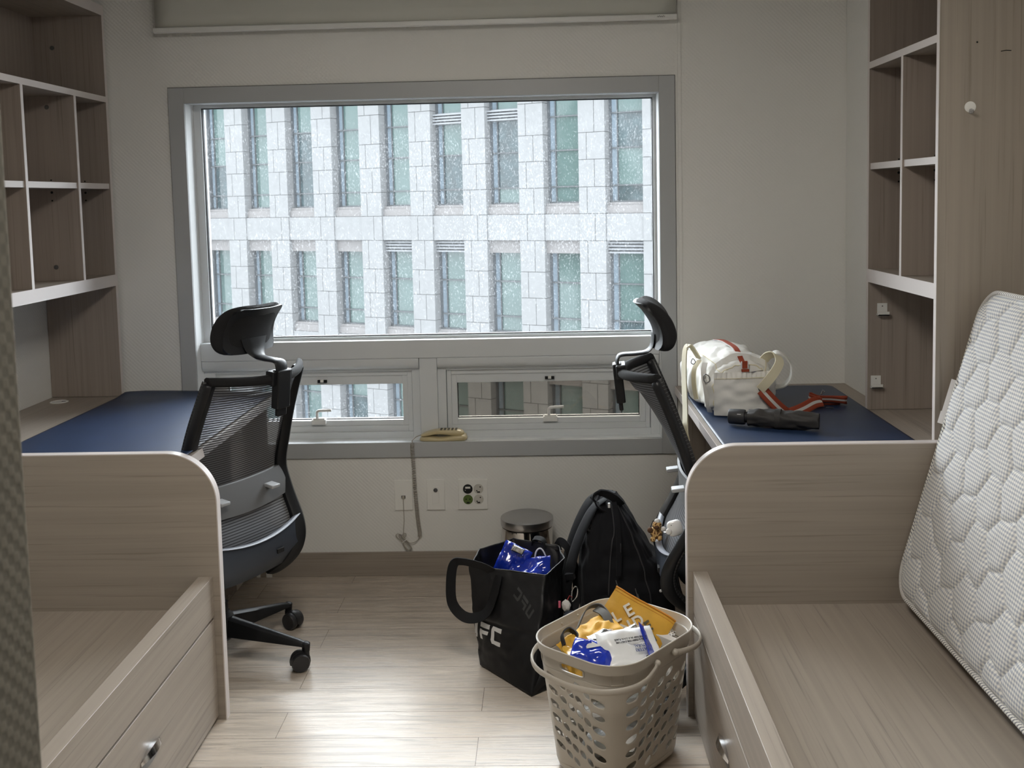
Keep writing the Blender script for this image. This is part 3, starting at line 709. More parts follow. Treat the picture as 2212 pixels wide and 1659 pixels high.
def mat_pad(name, x0, x1, y0, y1, label, curl):
    r = .03
    def fn(u, v):
        x = x0 + (x1 - x0) * u; y = y0 + (y1 - y0) * v; z = ZD + .0035
        z += curl * (.012 * max(0, 1 - (1 - v) / .08) ** 2 * (0.3 + .7 * (1 - abs(2 * u - .3))) + .0010 * (1 + sin(7 * u + 5 * v)))
        # rounded corners
        cx_ = min(max(x, min(x0, x1) + r), max(x0, x1) - r); cy_ = min(max(y, y0 + r), y1 - r)
        dx, dy = x - cx_, y - cy_; l = max(abs(dx), abs(dy)); h = hypot(dx, dy)
        if h > 1e-9: x = cx_ + dx * l / h; y = cy_ + dy * l / h
        return (x, y, z)
    mb = MB().grid(fn, 60, 70)
    o = mb.build(name, M['desk_mat'], None, solid=.0030); tag(o, label, 'desk mat'); return o
mat_pad('desk_mat', -1.70, -1.090, 2.93, YW - .010, 'navy desk mat on the left desk, bare of anything', 1)
mat_pad('desk_mat', .527, 1.108, 2.93, 3.955, 'navy desk mat on the right desk, beneath the duffel bag', .15)

# ---------------------------------------------------------------- bookcases
def bookcase(label, xf, xb, y0, y1, divs, zt=2.30):
    s = 1 if xf > xb else -1
    t = thing('bookcase', label, 'bookcase', ((xf + xb) / 2, (y0 + y1) / 2, ZD))
    def sp_part(name, a, b, mat, par=t, edge=True):
        o = MB().box(a, b).build(name, M[mat], par, world=True, bevel=.0007); return o
    def edge(par, y_a, y_b, z_a, z_b):
        MB().box((xf, y_a, z_a), (xf + s * .0012, y_b, z_b)).build('edge_band', M['wood_edge'], par, world=True)
    for (a, b) in ((y0, y0 + .018), (y1 - .018, y1)):
        o = sp_part('side_panel', (xf, a, ZD + .001), (xb, b, zt), 'wood_dark_z' if b == y1 else 'wood_z'); edge(o, a, b, ZD + .002, zt)
    sp_part('back_panel', (xb + s * .001, y0 + .018, 1.205), (xb + s * .008, y1 - .018, zt), 'wood_dark_z')
    for (za, zb, nm) in ((1.205, 1.25, 'shelf'), (1.925, 1.947, 'shelf'), (zt - .04, zt, 'top_panel')):
        o = sp_part(nm, (xf, y0 + .018, za), (xb + s * .008, y1 - .018, zb), 'wood_y'); edge(o, y0 + .018, y1 - .018, za, zb)
    cuts = [y0 + .018] + [d for q in divs for d in (q, q + .016)] + [y1 - .018]
    for q in divs:
        o = sp_part('divider', (xf, q, 1.25), (xb + s * .008, q + .016, 1.925), 'wood_dark_z'); edge(o, q, q + .016, 1.25, 1.925)
    for i in range(0, len(cuts), 2):
        o = sp_part('shelf', (xf - s * .006, cuts[i], 1.588), (xb + s * .008, cuts[i + 1], 1.609), 'wood_y')
        MB().box((xf - s * .006, cuts[i], 1.588), (xf - s * .0048, cuts[i + 1], 1.609)).build('edge_band', M['wood_edge'], o, world=True)
        # shelf pins and their spare holes on the far side of each cell
        ye = cuts[i + 1]; hb = MB()
        for (dz, rr) in ((1.620, .003), (1.545, .003), (1.575, .0045)):
            x = xf - s * .10; hb.lathe([(rr, -.0015), (rr, .001)], (x, ye - .0003, dz), 10, 'Y')
        hb.build('shelf_pin', M['dark_hole'], o, world=True)
    return t
bcl = bookcase('tall open bookcase standing on the left desk', -1.700, XL + .001, 2.94, YW - .016, (3.322, 3.705))
bcr = bookcase('tall open bookcase standing on the right desk', 1.110, XR - .001, 2.905, 3.530, (3.190,))
for (x, z, y) in ((-1.80, 1.885, 3.703), (-1.80, 1.300, 3.703), (-1.90, 2.14, YW - .036)):
    MB().lathe([(.0085, 0), (.0085, .001), (.006, .0012), (.0055, .0003), (.003, .0003)], (x, y, z), 16, 'Y').xform(Matrix.Identity(4)).build('cam_cap', M['grey_metal'], bcl, world=True)
def bracket(x, z, y, label):
    t = thing('plastic_bracket', label, 'bracket', (x, y, z), group='white brackets in the right bookcase')
    b = MB().box((x - .017, y - .003, z - .016), (x + .017, y, z + .020)); b.box((x - .019, y - .020, z - .022), (x + .019, y, z - .017)); b.box((x - .019, y - .020, z - .022), (x + .019, y - .017, z - .008))
    b.build('plate', M['white_plastic'], t, world=True, bevel=.0006)
    MB().lathe([(.0022, 0), (.0022, .002)], (x, y - .0045, z + .010), 10, 'Y').build('screw', M['grey_metal'], t, world=True)
bracket(1.158, 1.111, 3.512, 'small white plastic bracket screwed high inside the right bookcase')
bracket(1.138, .860, 3.512, 'small white plastic bracket screwed low inside the right bookcase')
hk = thing('steel_hook', 'round steel adhesive hook on the outer side of the right bookcase', 'hook', (1.196, 2.905, 1.740))
MB().lathe([(.0155, 0), (.0155, -.002), (.013, -.003), (.0005, -.003)], (1.196, 2.905, 1.743), 28, 'Y').build('disc', M['ivory_plastic'], hk, world=True)
MB().tube(smooth_path([(1.196, 2.902, 1.737), (1.196, 2.897, 1.728), (1.196, 2.887, 1.727), (1.196, 2.884, 1.734)], 5), .0022, 8, ry=.005).build('prong', M['brushed_steel'], hk, world=True)
mk = MB(); mk.tube([(1.278, 2.9045, 1.894), (1.292, 2.9045, 1.896), (1.306, 2.9045, 1.895)], .0012, 6); mk.tube([(1.211, 2.9045, 1.922), (1.214, 2.9045, 1.919)], .0022, 6)
mk.build('scratch', M['dark_hole'], bcr, world=True)

# ---------------------------------------------------------------- mattress
def mattress():
    al = radians(15.8); W, Lm, T = .885, 1.93, .165
    eu = Vector((sin(al), 0, cos(al))); en = Vector((-cos(al), 0, sin(al))); ea = Vector((0, -1, 0))
    B = Vector((1.150, 2.858, .3365))                      # back lower far corner
    O = B + en * T
    t = thing('mattress', 'white checked quilted mattress leaning on the right wall', 'mattress', (1.15, 1.9, .336))
    r = .085
    def rr(a, b, ins=0.0):
        a0, b0, a1, b1 = ins, ins, Lm - ins, W - ins
        a = min(max(a, a0), a1); b = min(max(b, b0), b1); R_ = r
        ca = min(max(a, a0 + R_), a1 - R_); cb = min(max(b, b0 + R_), b1 - R_)
        da, db = a - ca, b - cb; l = max(abs(da), abs(db)); h = hypot(da, db)
        if h > 1e-9 and l > 1e-9: a = ca + da * l / h; b = cb + db * l / h
        return a, b, max(0.0, R_ - l) if (abs(da) > 0 or abs(db) > 0) else min(a - a0, b - b0, a1 - a, b1 - b) + 0
    HX = .124
    def hexd(a, b):
        # distance to the edge of a staggered hexagonal cell (rows tilted like the quilting)
        b2 = b + .012 * sin(a * 30); a2 = a + .010 * sin(b * 26)
        q = Vector((a2 * .92 + b2 * .10, b2))
        px_, py_ = q.x, q.y; h = HX; w = h * 2 / sqrt(3) * .92
        best = []
        for (ox, oy) in ((0, 0), (w * .75 * 1.0, h / 2)):
            X = (px_ - ox) / (w * 1.5); Y = (py_ - oy) / h
            ix, iy = round(X), round(Y)
            for jx in (ix - 1, ix, ix + 1):
                for jy in (iy - 1, iy, iy + 1):
                    cx_, cy_ = ox + jx * w * 1.5, oy + jy * h
                    best.append(hypot((px_ - cx_), (py_ - cy_)))
        best.sort(); return (best[1] - best[0])
    mb = MB(); nu, nv = 460, 212
    def fn(u, v):
        a0, b0 = Lm * u, W * v
        a, b, e = rr(a0, b0)
        edge = min(a0, Lm - a0, b0, W - b0)
        h = .020 * (1 - math.exp(-edge / .022)) if edge > 0 else 0
        d = hexd(a, b); q = min(1, d / .075)
        h += (.0050 * (1 - (1 - q) ** 2) + .0065 * (1 - math.exp(-d / .0085)) - .006) * min(1, edge / .02)
        h += .0016 * noise.noise(Vector((a * 28, b * 28, 0))) * min(1, edge / .03)
        return O + ea * a + eu * b + en * h
    mb.grid(fn, nu, nv)
    for i, uv in enumerate(mb.uv): mb.uv[i] = [(p[0] * Lm, p[1] * W) for p in uv]
    mb.build('quilted_top', M['mattress_ticking'], t, world=True, angle=180)
    outline = []
    n = 12
    for (ca, cb, s0) in ((Lm - r, r, -pi / 2), (Lm - r, W - r, 0), (r, W - r, pi / 2), (r, r, pi)):
        for i in range(n + 1):
            q = s0 + pi / 2 * i / n; outline.append((ca + r * cos(q), cb + r * sin(q)))
    per = []
    for i in range(len(outline)):
        p0 = outline[i]; p1 = outline[(i + 1) % len(outline)]; m_ = max(1, int(hypot(p1[0] - p0[0], p1[1] - p0[1]) / .03))
        for k in range(m_): per.append((p0[0] + (p1[0] - p0[0]) * k / m_, p0[1] + (p1[1] - p0[1]) * k / m_))
    sb = MB(); rings = []
    cen = (Lm / 2, W / 2)
    for dn, off in ((0, 0), (-.03, .006), (-T / 2, .010), (-T + .03, .006), (-T + .002, 0)):
        ring = []
        for i, (a, b) in enumerate(per):
            pa, pb = per[i - 1], per[(i + 1) % len(per)]; tx, ty = pb[0] - pa[0], pb[1] - pa[1]; l = hypot(tx, ty)
            ring.append(O + ea * (a + ty / l * off * (0 if b < .1 else 1)) + eu * (b - tx / l * off * (1 if b > .2 else 0)) + en * dn)
        rings.append(ring)
    sb.loft(rings, True); sb.build('border', M['mattress_ticking'], t, world=True, angle=60)
    for dn in (.004, -T + .004):
        p = MB(); p.tube([O + ea * a + eu * b + en * dn for a, b in per], .0065, 8, loop=True); p.build('piping', M['mattress_piping'], t, world=True, angle=180)
    # care tags on the far edge
    for k, (b_, w_) in enumerate(((.60, .10), (.58, .035))):
        q = MB(); q.box((0, 0, 0), (.001, w_, .030))
        m_ = basis(O + ea * -.010 + eu * (b_ - .08 - k * .01) + en * (.004 + k * .003), en * .6 + ea * .8, eu, None)
        q.xform(m_ @ Matrix.Translation((-.014 * 0, 0, -.015))); q.build('care_tag', M['label_white'], t, world=True)
mattress()

# ---------------------------------------------------------------- wall plates and telephone
def plate(label, x0, x1, name):
    t = thing(name, label, 'socket', ((x0 + x1) / 2, YW, .33), group=None)
    MB().box((x0, YW - .007, .270), (x1, YW, .394)).build('cover_plate', M['ivory_plastic'], t, world=True, bevel=.0015)
    return t
pj = plate('white wall plate with a phone jack, leftmost of three plates below the window', -.620, -.548, 'phone_jack')
b = MB().box((-.598, YW - .0085, .317), (-.570, YW - .006, .341)).build('jack_insert', M['ivory_plastic'], pj, world=True, bevel=.0006)
MB().box((-.592, YW - .0092, .319), (-.576, YW - .008, .331)).build('jack_hole', M['dark_hole'], b, world=True)
pa = plate('white wall plate with a round antenna port, middle of three plates below the window', -.489, -.417, 'antenna_socket')
b = MB().box((-.467, YW - .0085, .296), (-.439, YW - .006, .366)).build('insert', M['ivory_plastic'], pa, world=True, bevel=.0006)
MB().lathe([(.0085, -.0005), (.0085, -.003), (.006, -.004), (.0045, -.002), (.003, -.002), (.0028, -.005), (.0005, -.005)], (-.453, YW - .008, .352), 20, 'Y').build('port', M['grey_metal'], b, world=True)
pq = plate('white square wall plate with four round outlets, one green and one black, below the window', -.361, -.244, 'power_outlet')
for i, (dx, dz, mt) in enumerate(((-.0205, .0225, 'black_plastic'), (.0225, .0225, 'socket_face'), (-.0205, -.0205, 'green_socket'), (.0225, -.0205, 'socket_face'))):
    x, z = -.3025 + dx, .332 + dz
    o = MB().lathe([(.0195, .0), (.0195, -.0012), (.0185, -.0016), (.0180, .0035), (.0005, .0035)], (x, YW - .0072, z), 32, 'Y').build('outlet', M[mt], pq, world=True)
    d = MB()
    if i == 0:
        d.box((x - .010, YW - .0090, z + .002), (x + .010, YW - .004, z + .009)); d.box((x - .0115, YW - .009, z - .006), (x - .009, YW - .004, z - .0035)); mt2 = 'ivory_plastic'
    else:
        for sx in (-.0085, .0085): d.lathe([(.0027, -.0008), (.0027, .001)], (x + sx * (.9 if i == 2 else .8), YW - .0072, z + (.001 if i == 2 else sx * .9)), 12, 'Y')
        d.box((x - .006, YW - .0080, z - .0155), (x + .006, YW - .0065, z - .0105)); mt2 = 'dark_hole'
    d.build('contact', M[mt2], o, world=True)
# telephone
px0, px1, pyc, pz = -.516, -.322, YW + .032, OZ0
ph = thing('telephone', 'cream corded telephone on the window sill', 'telephone', (-.42, pyc, pz))
def slab(x0, x1, hw, z0, prof, n=28, k=20, yc=pyc):
    rings = []
    for i in range(n + 1):
        u = i / n; x = x0 + (x1 - x0) * u
        hi = lerp_tab(prof[0], u); w = lerp_tab(prof[1], u) * hw; lo = lerp_tab(prof[2], u)
        ring = []
        for q in range(k):
            a = 2 * pi * q / k; cx_, sz = cos(a), sin(a)
            e = .55; cc = math.copysign(abs(cx_) ** e, cx_); ss = math.copysign(abs(sz) ** e, sz)
            ring.append((x, yc + w * cc, z0 + (lo + hi) / 2 + (hi - lo) / 2 * ss))
        rings.append(ring)
    return MB().loft(rings)
slab(px0, px1, .038, pz, ([(0, .006), (.03, .016), (.25, .019), (.45, .015), (.7, .022), (.95, .024), (1, .010)], [(0, .3), (.04, .8), (.2, 1), (.9, 1), (.97, .85), (1, .35)], [(0, .004), (.04, .0), (.96, .0), (1, .006)])).build('phone_base', M['beige_plastic'], ph, world=True, angle=60)
hs = slab(px0 + .005, px1 - .012, .027, pz, ([(0, .022), (.05, .028), (.25, .039), (.45, .044), (.8, .044), (.93, .040), (1, .030)], [(0, .3), (.05, .8), (.2, 1), (.9, 1), (.97, .8), (1, .35)], [(0, .018), (.08, .017), (.35, .026), (.5, .026), (.75, .020), (.97, .020), (1, .024)])).build('handset', M['beige_plastic'], ph, world=True, angle=60)
kb = MB()
for i in range(5):
    for j in range(3): x = px0 + .085 + i * .015; kb.box((x, pyc - .018 + j * .013, pz + .0435), (x + .009, pyc - .010 + j * .013, pz + .0455))
kb.build('keypad', M['phone_print'], hs, world=True)
pts = []; n = 1500
cpath = smooth_path([(-.541, YW - .013, pz - .002), (-.541, YW - .018, pz - .03), (-.538, YW - .016, .46), (-.536, YW - .014, .38), (-.532, YW - .013, .30), (-.528, YW - .012, .24), (-.522, YW - .011, .185), (-.522, YW - .011, .165)], 40)
turns = 62; tot = len(cpath) - 1
for i in range(n + 1):
    w = i / n; f = w * tot; k = min(int(f), tot - 1); p = cpath[k].lerp(cpath[k + 1], f - k)
    ph_ = 2 * pi * turns * (w ** 1.35); r_ = .0064
    pts.append(p + Vector((cos(ph_) * r_, sin(ph_) * r_, 0)))
MB().tube(pts, .0019, 5).build('coiled_cord', M['grey_cord'], ph, world=True, angle=180)
MB().tube(smooth_path([(px0 + .006, pyc - .01, pz + .024), (px0 - .008, pyc - .03, pz + .022), (px0 - .024, pyc - .042, pz + .010), (-.541, YW - .009, pz + .004), (-.541, YW - .013, pz - .004)], 8), .0019, 8).build('cord_lead', M['grey_cord'], ph, world=True, angle=180)
# line cord, bundled and tied, up to the jack
yy = YW - .008
lp = [(-.522, yy, .165), (-.530, yy, .148), (-.548, yy - .004, .138), (-.566, yy, .136), (-.580, yy - .006, .150), (-.606, yy, .172), (-.618, yy - .004, .170), (-.612, yy, .156), (-.585, yy - .004, .140), (-.562, yy, .118), (-.568, yy - .006, .108), (-.584, yy, .122), (-.600, yy - .004, .156), (-.606, yy, .168), (-.594, yy - .006, .170), (-.574, yy, .140), (-.556, yy - .005, .116), (-.562, yy, .104), (-.578, yy - .006, .112), (-.596, yy, .150), (-.588, yy - .006, .176), (-.578, yy, .172), (-.582, yy - .004, .160), (-.588, yy, .178), (-.584, YW - .010, .23), (-.584, YW - .013, .30), (-.584, YW - .014, .322)]
MB().tube(smooth_path(lp, 7), .0016, 6).build('line_cord', M['grey_cord'], ph, world=True, angle=180)
MB().tube([(-.594, yy - .008, .138), (-.580, yy - .012, .150), (-.570, yy - .006, .156)], .002, 6).build('cord_tie', M['white_plastic'], ph, world=True)
MB().box((-.589, YW - .014, .317), (-.579, YW - .008, .330)).build('cord_plug', M['grey_cord'], ph, world=True, bevel=.0008)

# ---------------------------------------------------------------- office chairs (local frame: +x faces the sitter's way, z up)
TB = .125
BARS = [(.20, .190), (.24, .135), (.29, .098), (.345, .090), (.40, .107), (.45, .135), (.50, .160), (.58, .184), (.69, .158), (.80, .122), (.93, .068), (.965, .052)]
WID = [(.20, .150), (.26, .185), (.34, .215), (.45, .232), (.60, .236), (.80, .226), (.965, .212)]
SAG = [(.20, .006), (.34, .014), (.58, .026), (.80, .062), (.965, .105)]
def back_pt(u, z, push=0.0):
    """u -1..1 across the back (+ is the sitter's left), z height"""
    t = lerp_tab(BARS, z); w = lerp_tab(WID, z); s_ = lerp_tab(SAG, z)
    return Vector((t - TB - s_ * (1 - u * u) - push, u * w, z - .012 * (1 - u * u) * (1 if z > .9 else 0)))
def make_chair(label, loc, rz, base_off, a0, swivels, zl=.535):
    t = thing('office_chair', label, 'office chair', loc, rz, group='black mesh office chairs tucked under the desks')
    # frame bars: flat sections following the profile
    for sgn in (-1, 1):
        rings = []; zs = [.205 + (.955 - .205) * i / 44 for i in range(45)]
        for i, z in enumerate(zs):
            p = back_pt(sgn, z); q = back_pt(sgn, min(z + .01, .965)); o = back_pt(sgn, max(z - .01, .2))
            tn = (q - o).normalized(); side = Vector((0, sgn, 0)); nrm = tn.cross(side).normalized()
            if nrm.x < 0: nrm = -nrm
            hw = .032 + .006 * max(0, 1 - abs(z - .30) / .14); d = .020 + .010 * max(0, 1 - abs(z - .30) / .12)
            rings.append([p + side * (hw * .35) + nrm * d * .9, p - side * hw * 1.2 + nrm * d * .6, p - side * hw * 1.3 - nrm * d * .5, p + side * (hw * .2) - nrm * d * 1.3, p + side * hw * .55 - nrm * d * .1])
        MB().loft(rings).build('back_frame', M['black_plastic'], t, angle=50, sub=1)
    # top rail, rolled backwards
    rings = []
    for i in range(25):
        u = -1 + 2 * i / 24; c_ = back_pt(u, .958); rings.append([c_ + Vector((.004 + .017 * cos(q), 0, .016 * sin(q))) for q in [2 * pi * k / 10 for k in range(10)]])
    MB().loft(rings).build('top_rail', M['black_fabric'], t, angle=60)
    # stitched edge of the mesh along both bars
    for sgn in (-1, 1):
        pts = [back_pt(sgn, .22 + .74 * i / 60) + Vector((.014, sgn * .004, 0)) for i in range(61)]
        MB().tube(pts, .0075, 8).build('mesh_edge', M['mesh_welt'], t, angle=180)
    me_ = MB(); me_.grid(lambda u, v: back_pt(-1 + 2 * u, .235 + .725 * v, -.008), 26, 70)
    mesh = me_.build('mesh_back', M['chair_mesh'], t, angle=180, recalc=False)
    # lumbar pad with two grips
    lu = MB(); rings = []
    for i in range(21):
        u = -.93 + 1.86 * i / 20; zc = zl - .012 + .010 * u * u; hh = .052 - .006 * u * u
        a = back_pt(u, zc - hh, .006); b = back_pt(u, zc + hh, .006); m_ = back_pt(u, zc, .012)
        rings.append([b, b + Vector((.008, 0, .002)), m_ + Vector((.006, 0, 0)), a + Vector((.008, 0, -.002)), a, m_ - Vector((.004, 0, 0))])
    lum = lu.loft(rings).build('lumbar_pad', M['lumbar_grey'], t, angle=50)
    for u in (-.50, .50):
        c_ = back_pt(u, zl, .014)
        g_ = MB().box((-.030, -.020, -.006), (.012, .020, .006)); g_.xform(Matrix.Translation(c_ + Vector((-.012, 0, 0))) @ Matrix.Rotation(-.12, 4, 'Y')); g_.build('lumbar_grip', M['grip_grey'], lum, bevel=.003)
    # lower back shell
    sh = MB(); rings = []
    for i in range(25):
        u = -1 + 2 * i / 24; top = .375 + .035 * u * u; bot = .228 + .012 * u * u
        ring = []
        for k, (zz, pu) in enumerate(((top, .000), (top - .004, .010), ((top + bot) / 2, .016), (bot + .01, .010), (bot, .0), ((top + bot) / 2, -.004))): ring.append(back_pt(u, zz, pu))
        rings.append(ring)
    lb = sh.loft(rings).build('lower_shell', M['chair_grey_blue'], t, angle=50)
    rings = []
    for i in range(25):
        u = -.98 + 1.96 * i / 24; c_ = back_pt(u, .376 + .035 * u * u, .010); rings.append([c_ + Vector((.011 * cos(q), 0, .004 * sin(q))) for q in [2 * pi * k / 8 for k in range(8)]])
    MB().loft(rings).build('shell_lip', M['lip_grey'], lb, angle=60)
    c_ = back_pt(-.42, .318, .014); MB().box(c_ + Vector((-.003, -.016, -.008)), c_ + Vector((.004, .016, .008))).build('shell_slot', M['black_rubber'], lb, bevel=.001)
    # spine bracket down to the mechanism
    MB().tube(smooth_path([(.015, 0, .30), (.02, 0, .285), (.04, 0, .275), (.08, 0, .272)], 5), .040, 10, ry=.014, up=(0, 1, 0)).build('back_bracket', M['black_plastic'], t)
    # seat
    seat = MB(); rings = []
    for z_, sc_ in ((.292, .90), (.300, .985), (.322, 1.0), (.340, .985), (.350, .90)):
        ring = []
        for k in range(40):
            a = 2 * pi * k / 40; e = .5; cx_ = math.copysign(abs(cos(a)) ** e, cos(a)); cy_ = math.copysign(abs(sin(a)) ** e, sin(a))
            x = .205 + .205 * cx_ * sc_; y = .235 * cy_ * sc_
            ring.append((x, y, z_ - .02 * max(0, (x - .3) / .1) ** 2 * .5 - .006 * (1 - (y / .235) ** 2)))
        rings.append(ring)
    seat.loft(rings).build('seat', M['black_fabric'], t, angle=60)
    MB().box((.06, -.09, .250), (.24, .09, .293)).build('tilt_mechanism', M['black_plastic'], t, bevel=.012)
    # headrest: padded cushion on a shell
    def hp(u, v):      # u -1..1 across, v 0..1 upward: the shell surface
        z = 1.018 + .160 * v; x = .060 + .012 * sin(pi * v) * 1.2 - .062 * v ** 2.2 + .030 * u * u
        return Vector((x - TB, u * (.140 - .010 * v), z + .006 * u * u))
    cu_ = MB(); rings = []
    for i in range(17):
        v = i / 16
        ring = []
        for k in range(36):
            a = 2 * pi * k / 36; uu = cos(a); th_ = sin(a)
            fu = math.copysign(abs(uu) ** .55, uu); ft = math.copysign(abs(th_) ** .75, th_)
            end = sqrt(max(0.0, 1 - abs(2 * v - 1) ** 3.2)); endu = .62 + .38 * end
            p = hp(fu * endu * 1.0, v); n_ = Vector((1, 0, .35 * v)).normalized()
            d = (.0275 * ft * (.30 + .70 * end)) + .020
            p = p + n_ * d + Vector((0, 0, (-.012 if v == 0 else (.012 if v == 1 else 0)) * 0)); ring.append(p)
        rings.append(ring)
    cu_.loft(rings).build('headrest_cushion', M['black_fabric'], t, angle=70, sub=1)
    hs_ = MB(); rings = []
    for i in range(15):
        v = .05 + .93 * i / 14; ring = []; wv = .84 * min(1, .70 + 2.2 * min(v, 1.03 - v))
        for k in range(13):
            u = (-1 + 2 * k / 12) * wv; ring.append(hp(u, v) + Vector((-.004, 0, 0)))
        for k in range(12, -1, -1):
            u = (-1 + 2 * k / 12) * wv; ring.append(hp(u, v) + Vector((.010, 0, 0)))
        rings.append(ring)
    hs_.loft(rings).build('headrest_shell', M['black_plastic'], t, angle=50)
    zt = .958
    neck = smooth_path([(.062 - TB, 0, 1.075), (.058 - TB, 0, 1.035), (.040 - TB, 0, 1.012), (.004 - TB, 0, 1.005), (-.040 - TB, 0, 1.002), (-.054 - TB, 0, .992), (-.056 - TB, 0, .965), (-.054 - TB, 0, .93)], 6)
    wd = [.060 - .032 * min(1, i / 12) for i in range(len(neck))]
    MB().tube(neck, wd, 10, ry=.0065, up=(0, 1, 0)).build('headrest_arm', M['black_plastic'], t, angle=60)
    bk = MB(); bk.box((-.070 - TB, -.030, .846), (-.040 - TB, .030, .975)); bk.box((-.060 - TB, -.046, .925), (-.026 - TB, .046, .972)); bk.box((-.064 - TB, -.022, .82), (-.050 - TB, .022, .85))
    bk.xform(Matrix.Translation((-.05 - TB, 0, .95)) @ Matrix.Rotation(-.10, 4, 'Y') @ Matrix.Translation((.05 + TB, 0, -.95)))
    bk.build('headrest_bracket', M['black_plastic'], t, bevel=.004)
    # everything above the base was drawn 4 % large about eye height
    for ch_ in t.children_recursive:
        for v in ch_.data.vertices: v.co = Vector((v.co.x / 1.04, v.co.y / 1.04, 1.52 + (v.co.z - 1.52) / 1.04))
    # base
    bx, by = base_off
    MB().lathe([(.024, .088), (.024, .20), (.017, .20), (.017, .30)], (bx, by, 0), 20).build('gas_lift', M['black_plastic'], t)
    hub = MB().lathe([(.030, .074), (.040, .085), (.040, .155), (.028, .170)], (bx, by, 0), 24).build('base_hub', M['black_plastic'], t)
    for k in range(5):
        a = a0 + k * 2 * pi / 5
        lg = MB(); rings = []
        for i in range(13):
            w = i / 12; r_ = .015 + .290 * w; hw = .024 - .009 * w; zt_ = .158 - .066 * w; zb_ = .092 - .014 * w - (.0 if w < .9 else .0)
            if i == 12: zt_ -= .003
            rings.append([(r_, -hw, zb_), (r_, -hw * .8, zt_ - .006), (r_, -hw * .35, zt_), (r_, hw * .35, zt_), (r_, hw * .8, zt_ - .006), (r_, hw, zb_)])
        lg.loft(rings)
        lg.lathe([(.012, .060), (.0135, .075), (.0145, .086), (.009, .091)], (.305, 0, 0), 14)
        leg = lg.build('leg', M['black_plastic'], t, angle=50); place(leg, (bx, by, 0), a, t)
        ca = MB(); off = -.020
        for sy in (-1, 1):
            ca.lathe([(.005, sy * .004), (.0285, sy * .005), (.0300, sy * .009), (.0300, sy * .022), (.0270, sy * .027), (.020, sy * .025), (.002, sy * .025)], (off, 0, .0300), 24, 'Y')
        hood = []
        for i in range(15):
            q = radians(-20 + 215 * i / 14); r1 = .0325
            hood.append([(off + cos(q) * r1, -.010, .0300 + sin(q) * r1), (off + cos(q) * (r1 + .002), 0, .0300 + sin(q) * (r1 + .003)), (off + cos(q) * r1, .010, .0300 + sin(q) * r1), (off + cos(q) * (r1 - .006), .010, .0300 + sin(q) * (r1 - .006)), (off + cos(q) * (r1 - .006), -.010, .0300 + sin(q) * (r1 - .006))])
        ca.loft(hood); ca.box((-.009, -.009, .030), (.010, .009, .061))
        cs = ca.build('caster', M['caster_grey'], leg, angle=40); place(cs, (.305, 0, 0), swivels[k] - a, leg)
    return t
plain('grip_grey', (.36, .37, .38), .4); plain('lip_grey', (.20, .215, .25), .35); plain('caster_grey', (.022, .022, .024), .40)
def welt():
    m, nt, p = new_mat('mesh_welt'); uv = N(nt, 'ShaderNodeUVMap'); sp = N(nt, 'ShaderNodeSeparateXYZ'); L(nt, uv.outputs[0], sp.inputs[0])
    a = N(nt, 'ShaderNodeMath', op='MULTIPLY'); a.inputs[1].default_value = 72; L(nt, sp.outputs[1], a.inputs[0]); f = N(nt, 'ShaderNodeMath', op='FRACT'); L(nt, a.outputs[0], f.inputs[0])
    g = N(nt, 'ShaderNodeMath', op='GREATER_THAN'); g.inputs[1].default_value = .86; L(nt, f.outputs[0], g.inputs[0])
    mx = N(nt, 'ShaderNodeMix', data_type='RGBA'); mx.inputs[6].default_value = (.012, .012, .013, 1); mx.inputs[7].default_value = (.09, .09, .095, 1); L(nt, g.outputs[0], mx.inputs[0]); L(nt, mx.outputs[2], p.inputs['Base Color']); p.inputs['Roughness'].default_value = .6
welt()
# facing directions measured from the back rails
rz1 = atan2(.478, -.878)
Pc = Vector((-.916, 3.311, 0)); f1 = Vector((-.878, .478, 0)); s1 = Vector((-.478, -.878, 0))
cl_ = (Pc + f1 * TB) / 1.04
base1 = Vector((-1.097, 3.259, 0)) - cl_
bo = (base1.dot(f1), base1.dot(s1))
make_chair('black mesh office chair pushed under the left desk, seen from behind', (cl_.x, cl_.y, 0), rz1, bo, radians(-13) - rz1, [radians(20) - rz1, radians(150) - rz1, radians(100), radians(250), radians(320)])
rz2 = radians(-3)
make_chair('black mesh office chair pushed under the right desk, seen side on', ((.285 + TB) / 1.04 + .004, 3.235 / 1.04 + .052, 0), rz2, (.121, -.050), radians(92) - rz2, [radians(200), radians(60), radians(10), radians(120), radians(250)], .590)

# ---------------------------------------------------------------- pedal bin
tb = thing('trash_bin', 'round polished steel pedal bin with a flat lid against the window wall', 'bin', (-.085, 3.895, 0))
cx_, cy_ = -.085, 3.895
MB().lathe([(.092, .003), (.094, .012), (.100, .235), (.0995, .240), (.090, .240)], (cx_, cy_, 0), 56).build('bin_body', M['steel_polished'], tb, world=True)
MB().lathe([(.0935, .0), (.096, .004), (.095, .014)], (cx_, cy_, 0), 56).build('base_ring', M['black_rubber'], tb, world=True)
MB().lathe([(.097, .238), (.097, .246)], (cx_, cy_, 0), 56).build('rim_seal', M['black_rubber'], tb, world=True)
MB().lathe([(.1025, .245), (.1035, .249), (.1035, .270), (.1025, .2735), (.099, .2755), (.05, .2765), (.001, .277)], (cx_, cy_, 0), 56).build('lid', M['brushed_steel'], tb, world=True)
MB().box((cx_ - .02, cy_ - .125, .006), (cx_ + .02, cy_ - .088, .013)).build('pedal', M['black_plastic'], tb, world=True, bevel=.002)

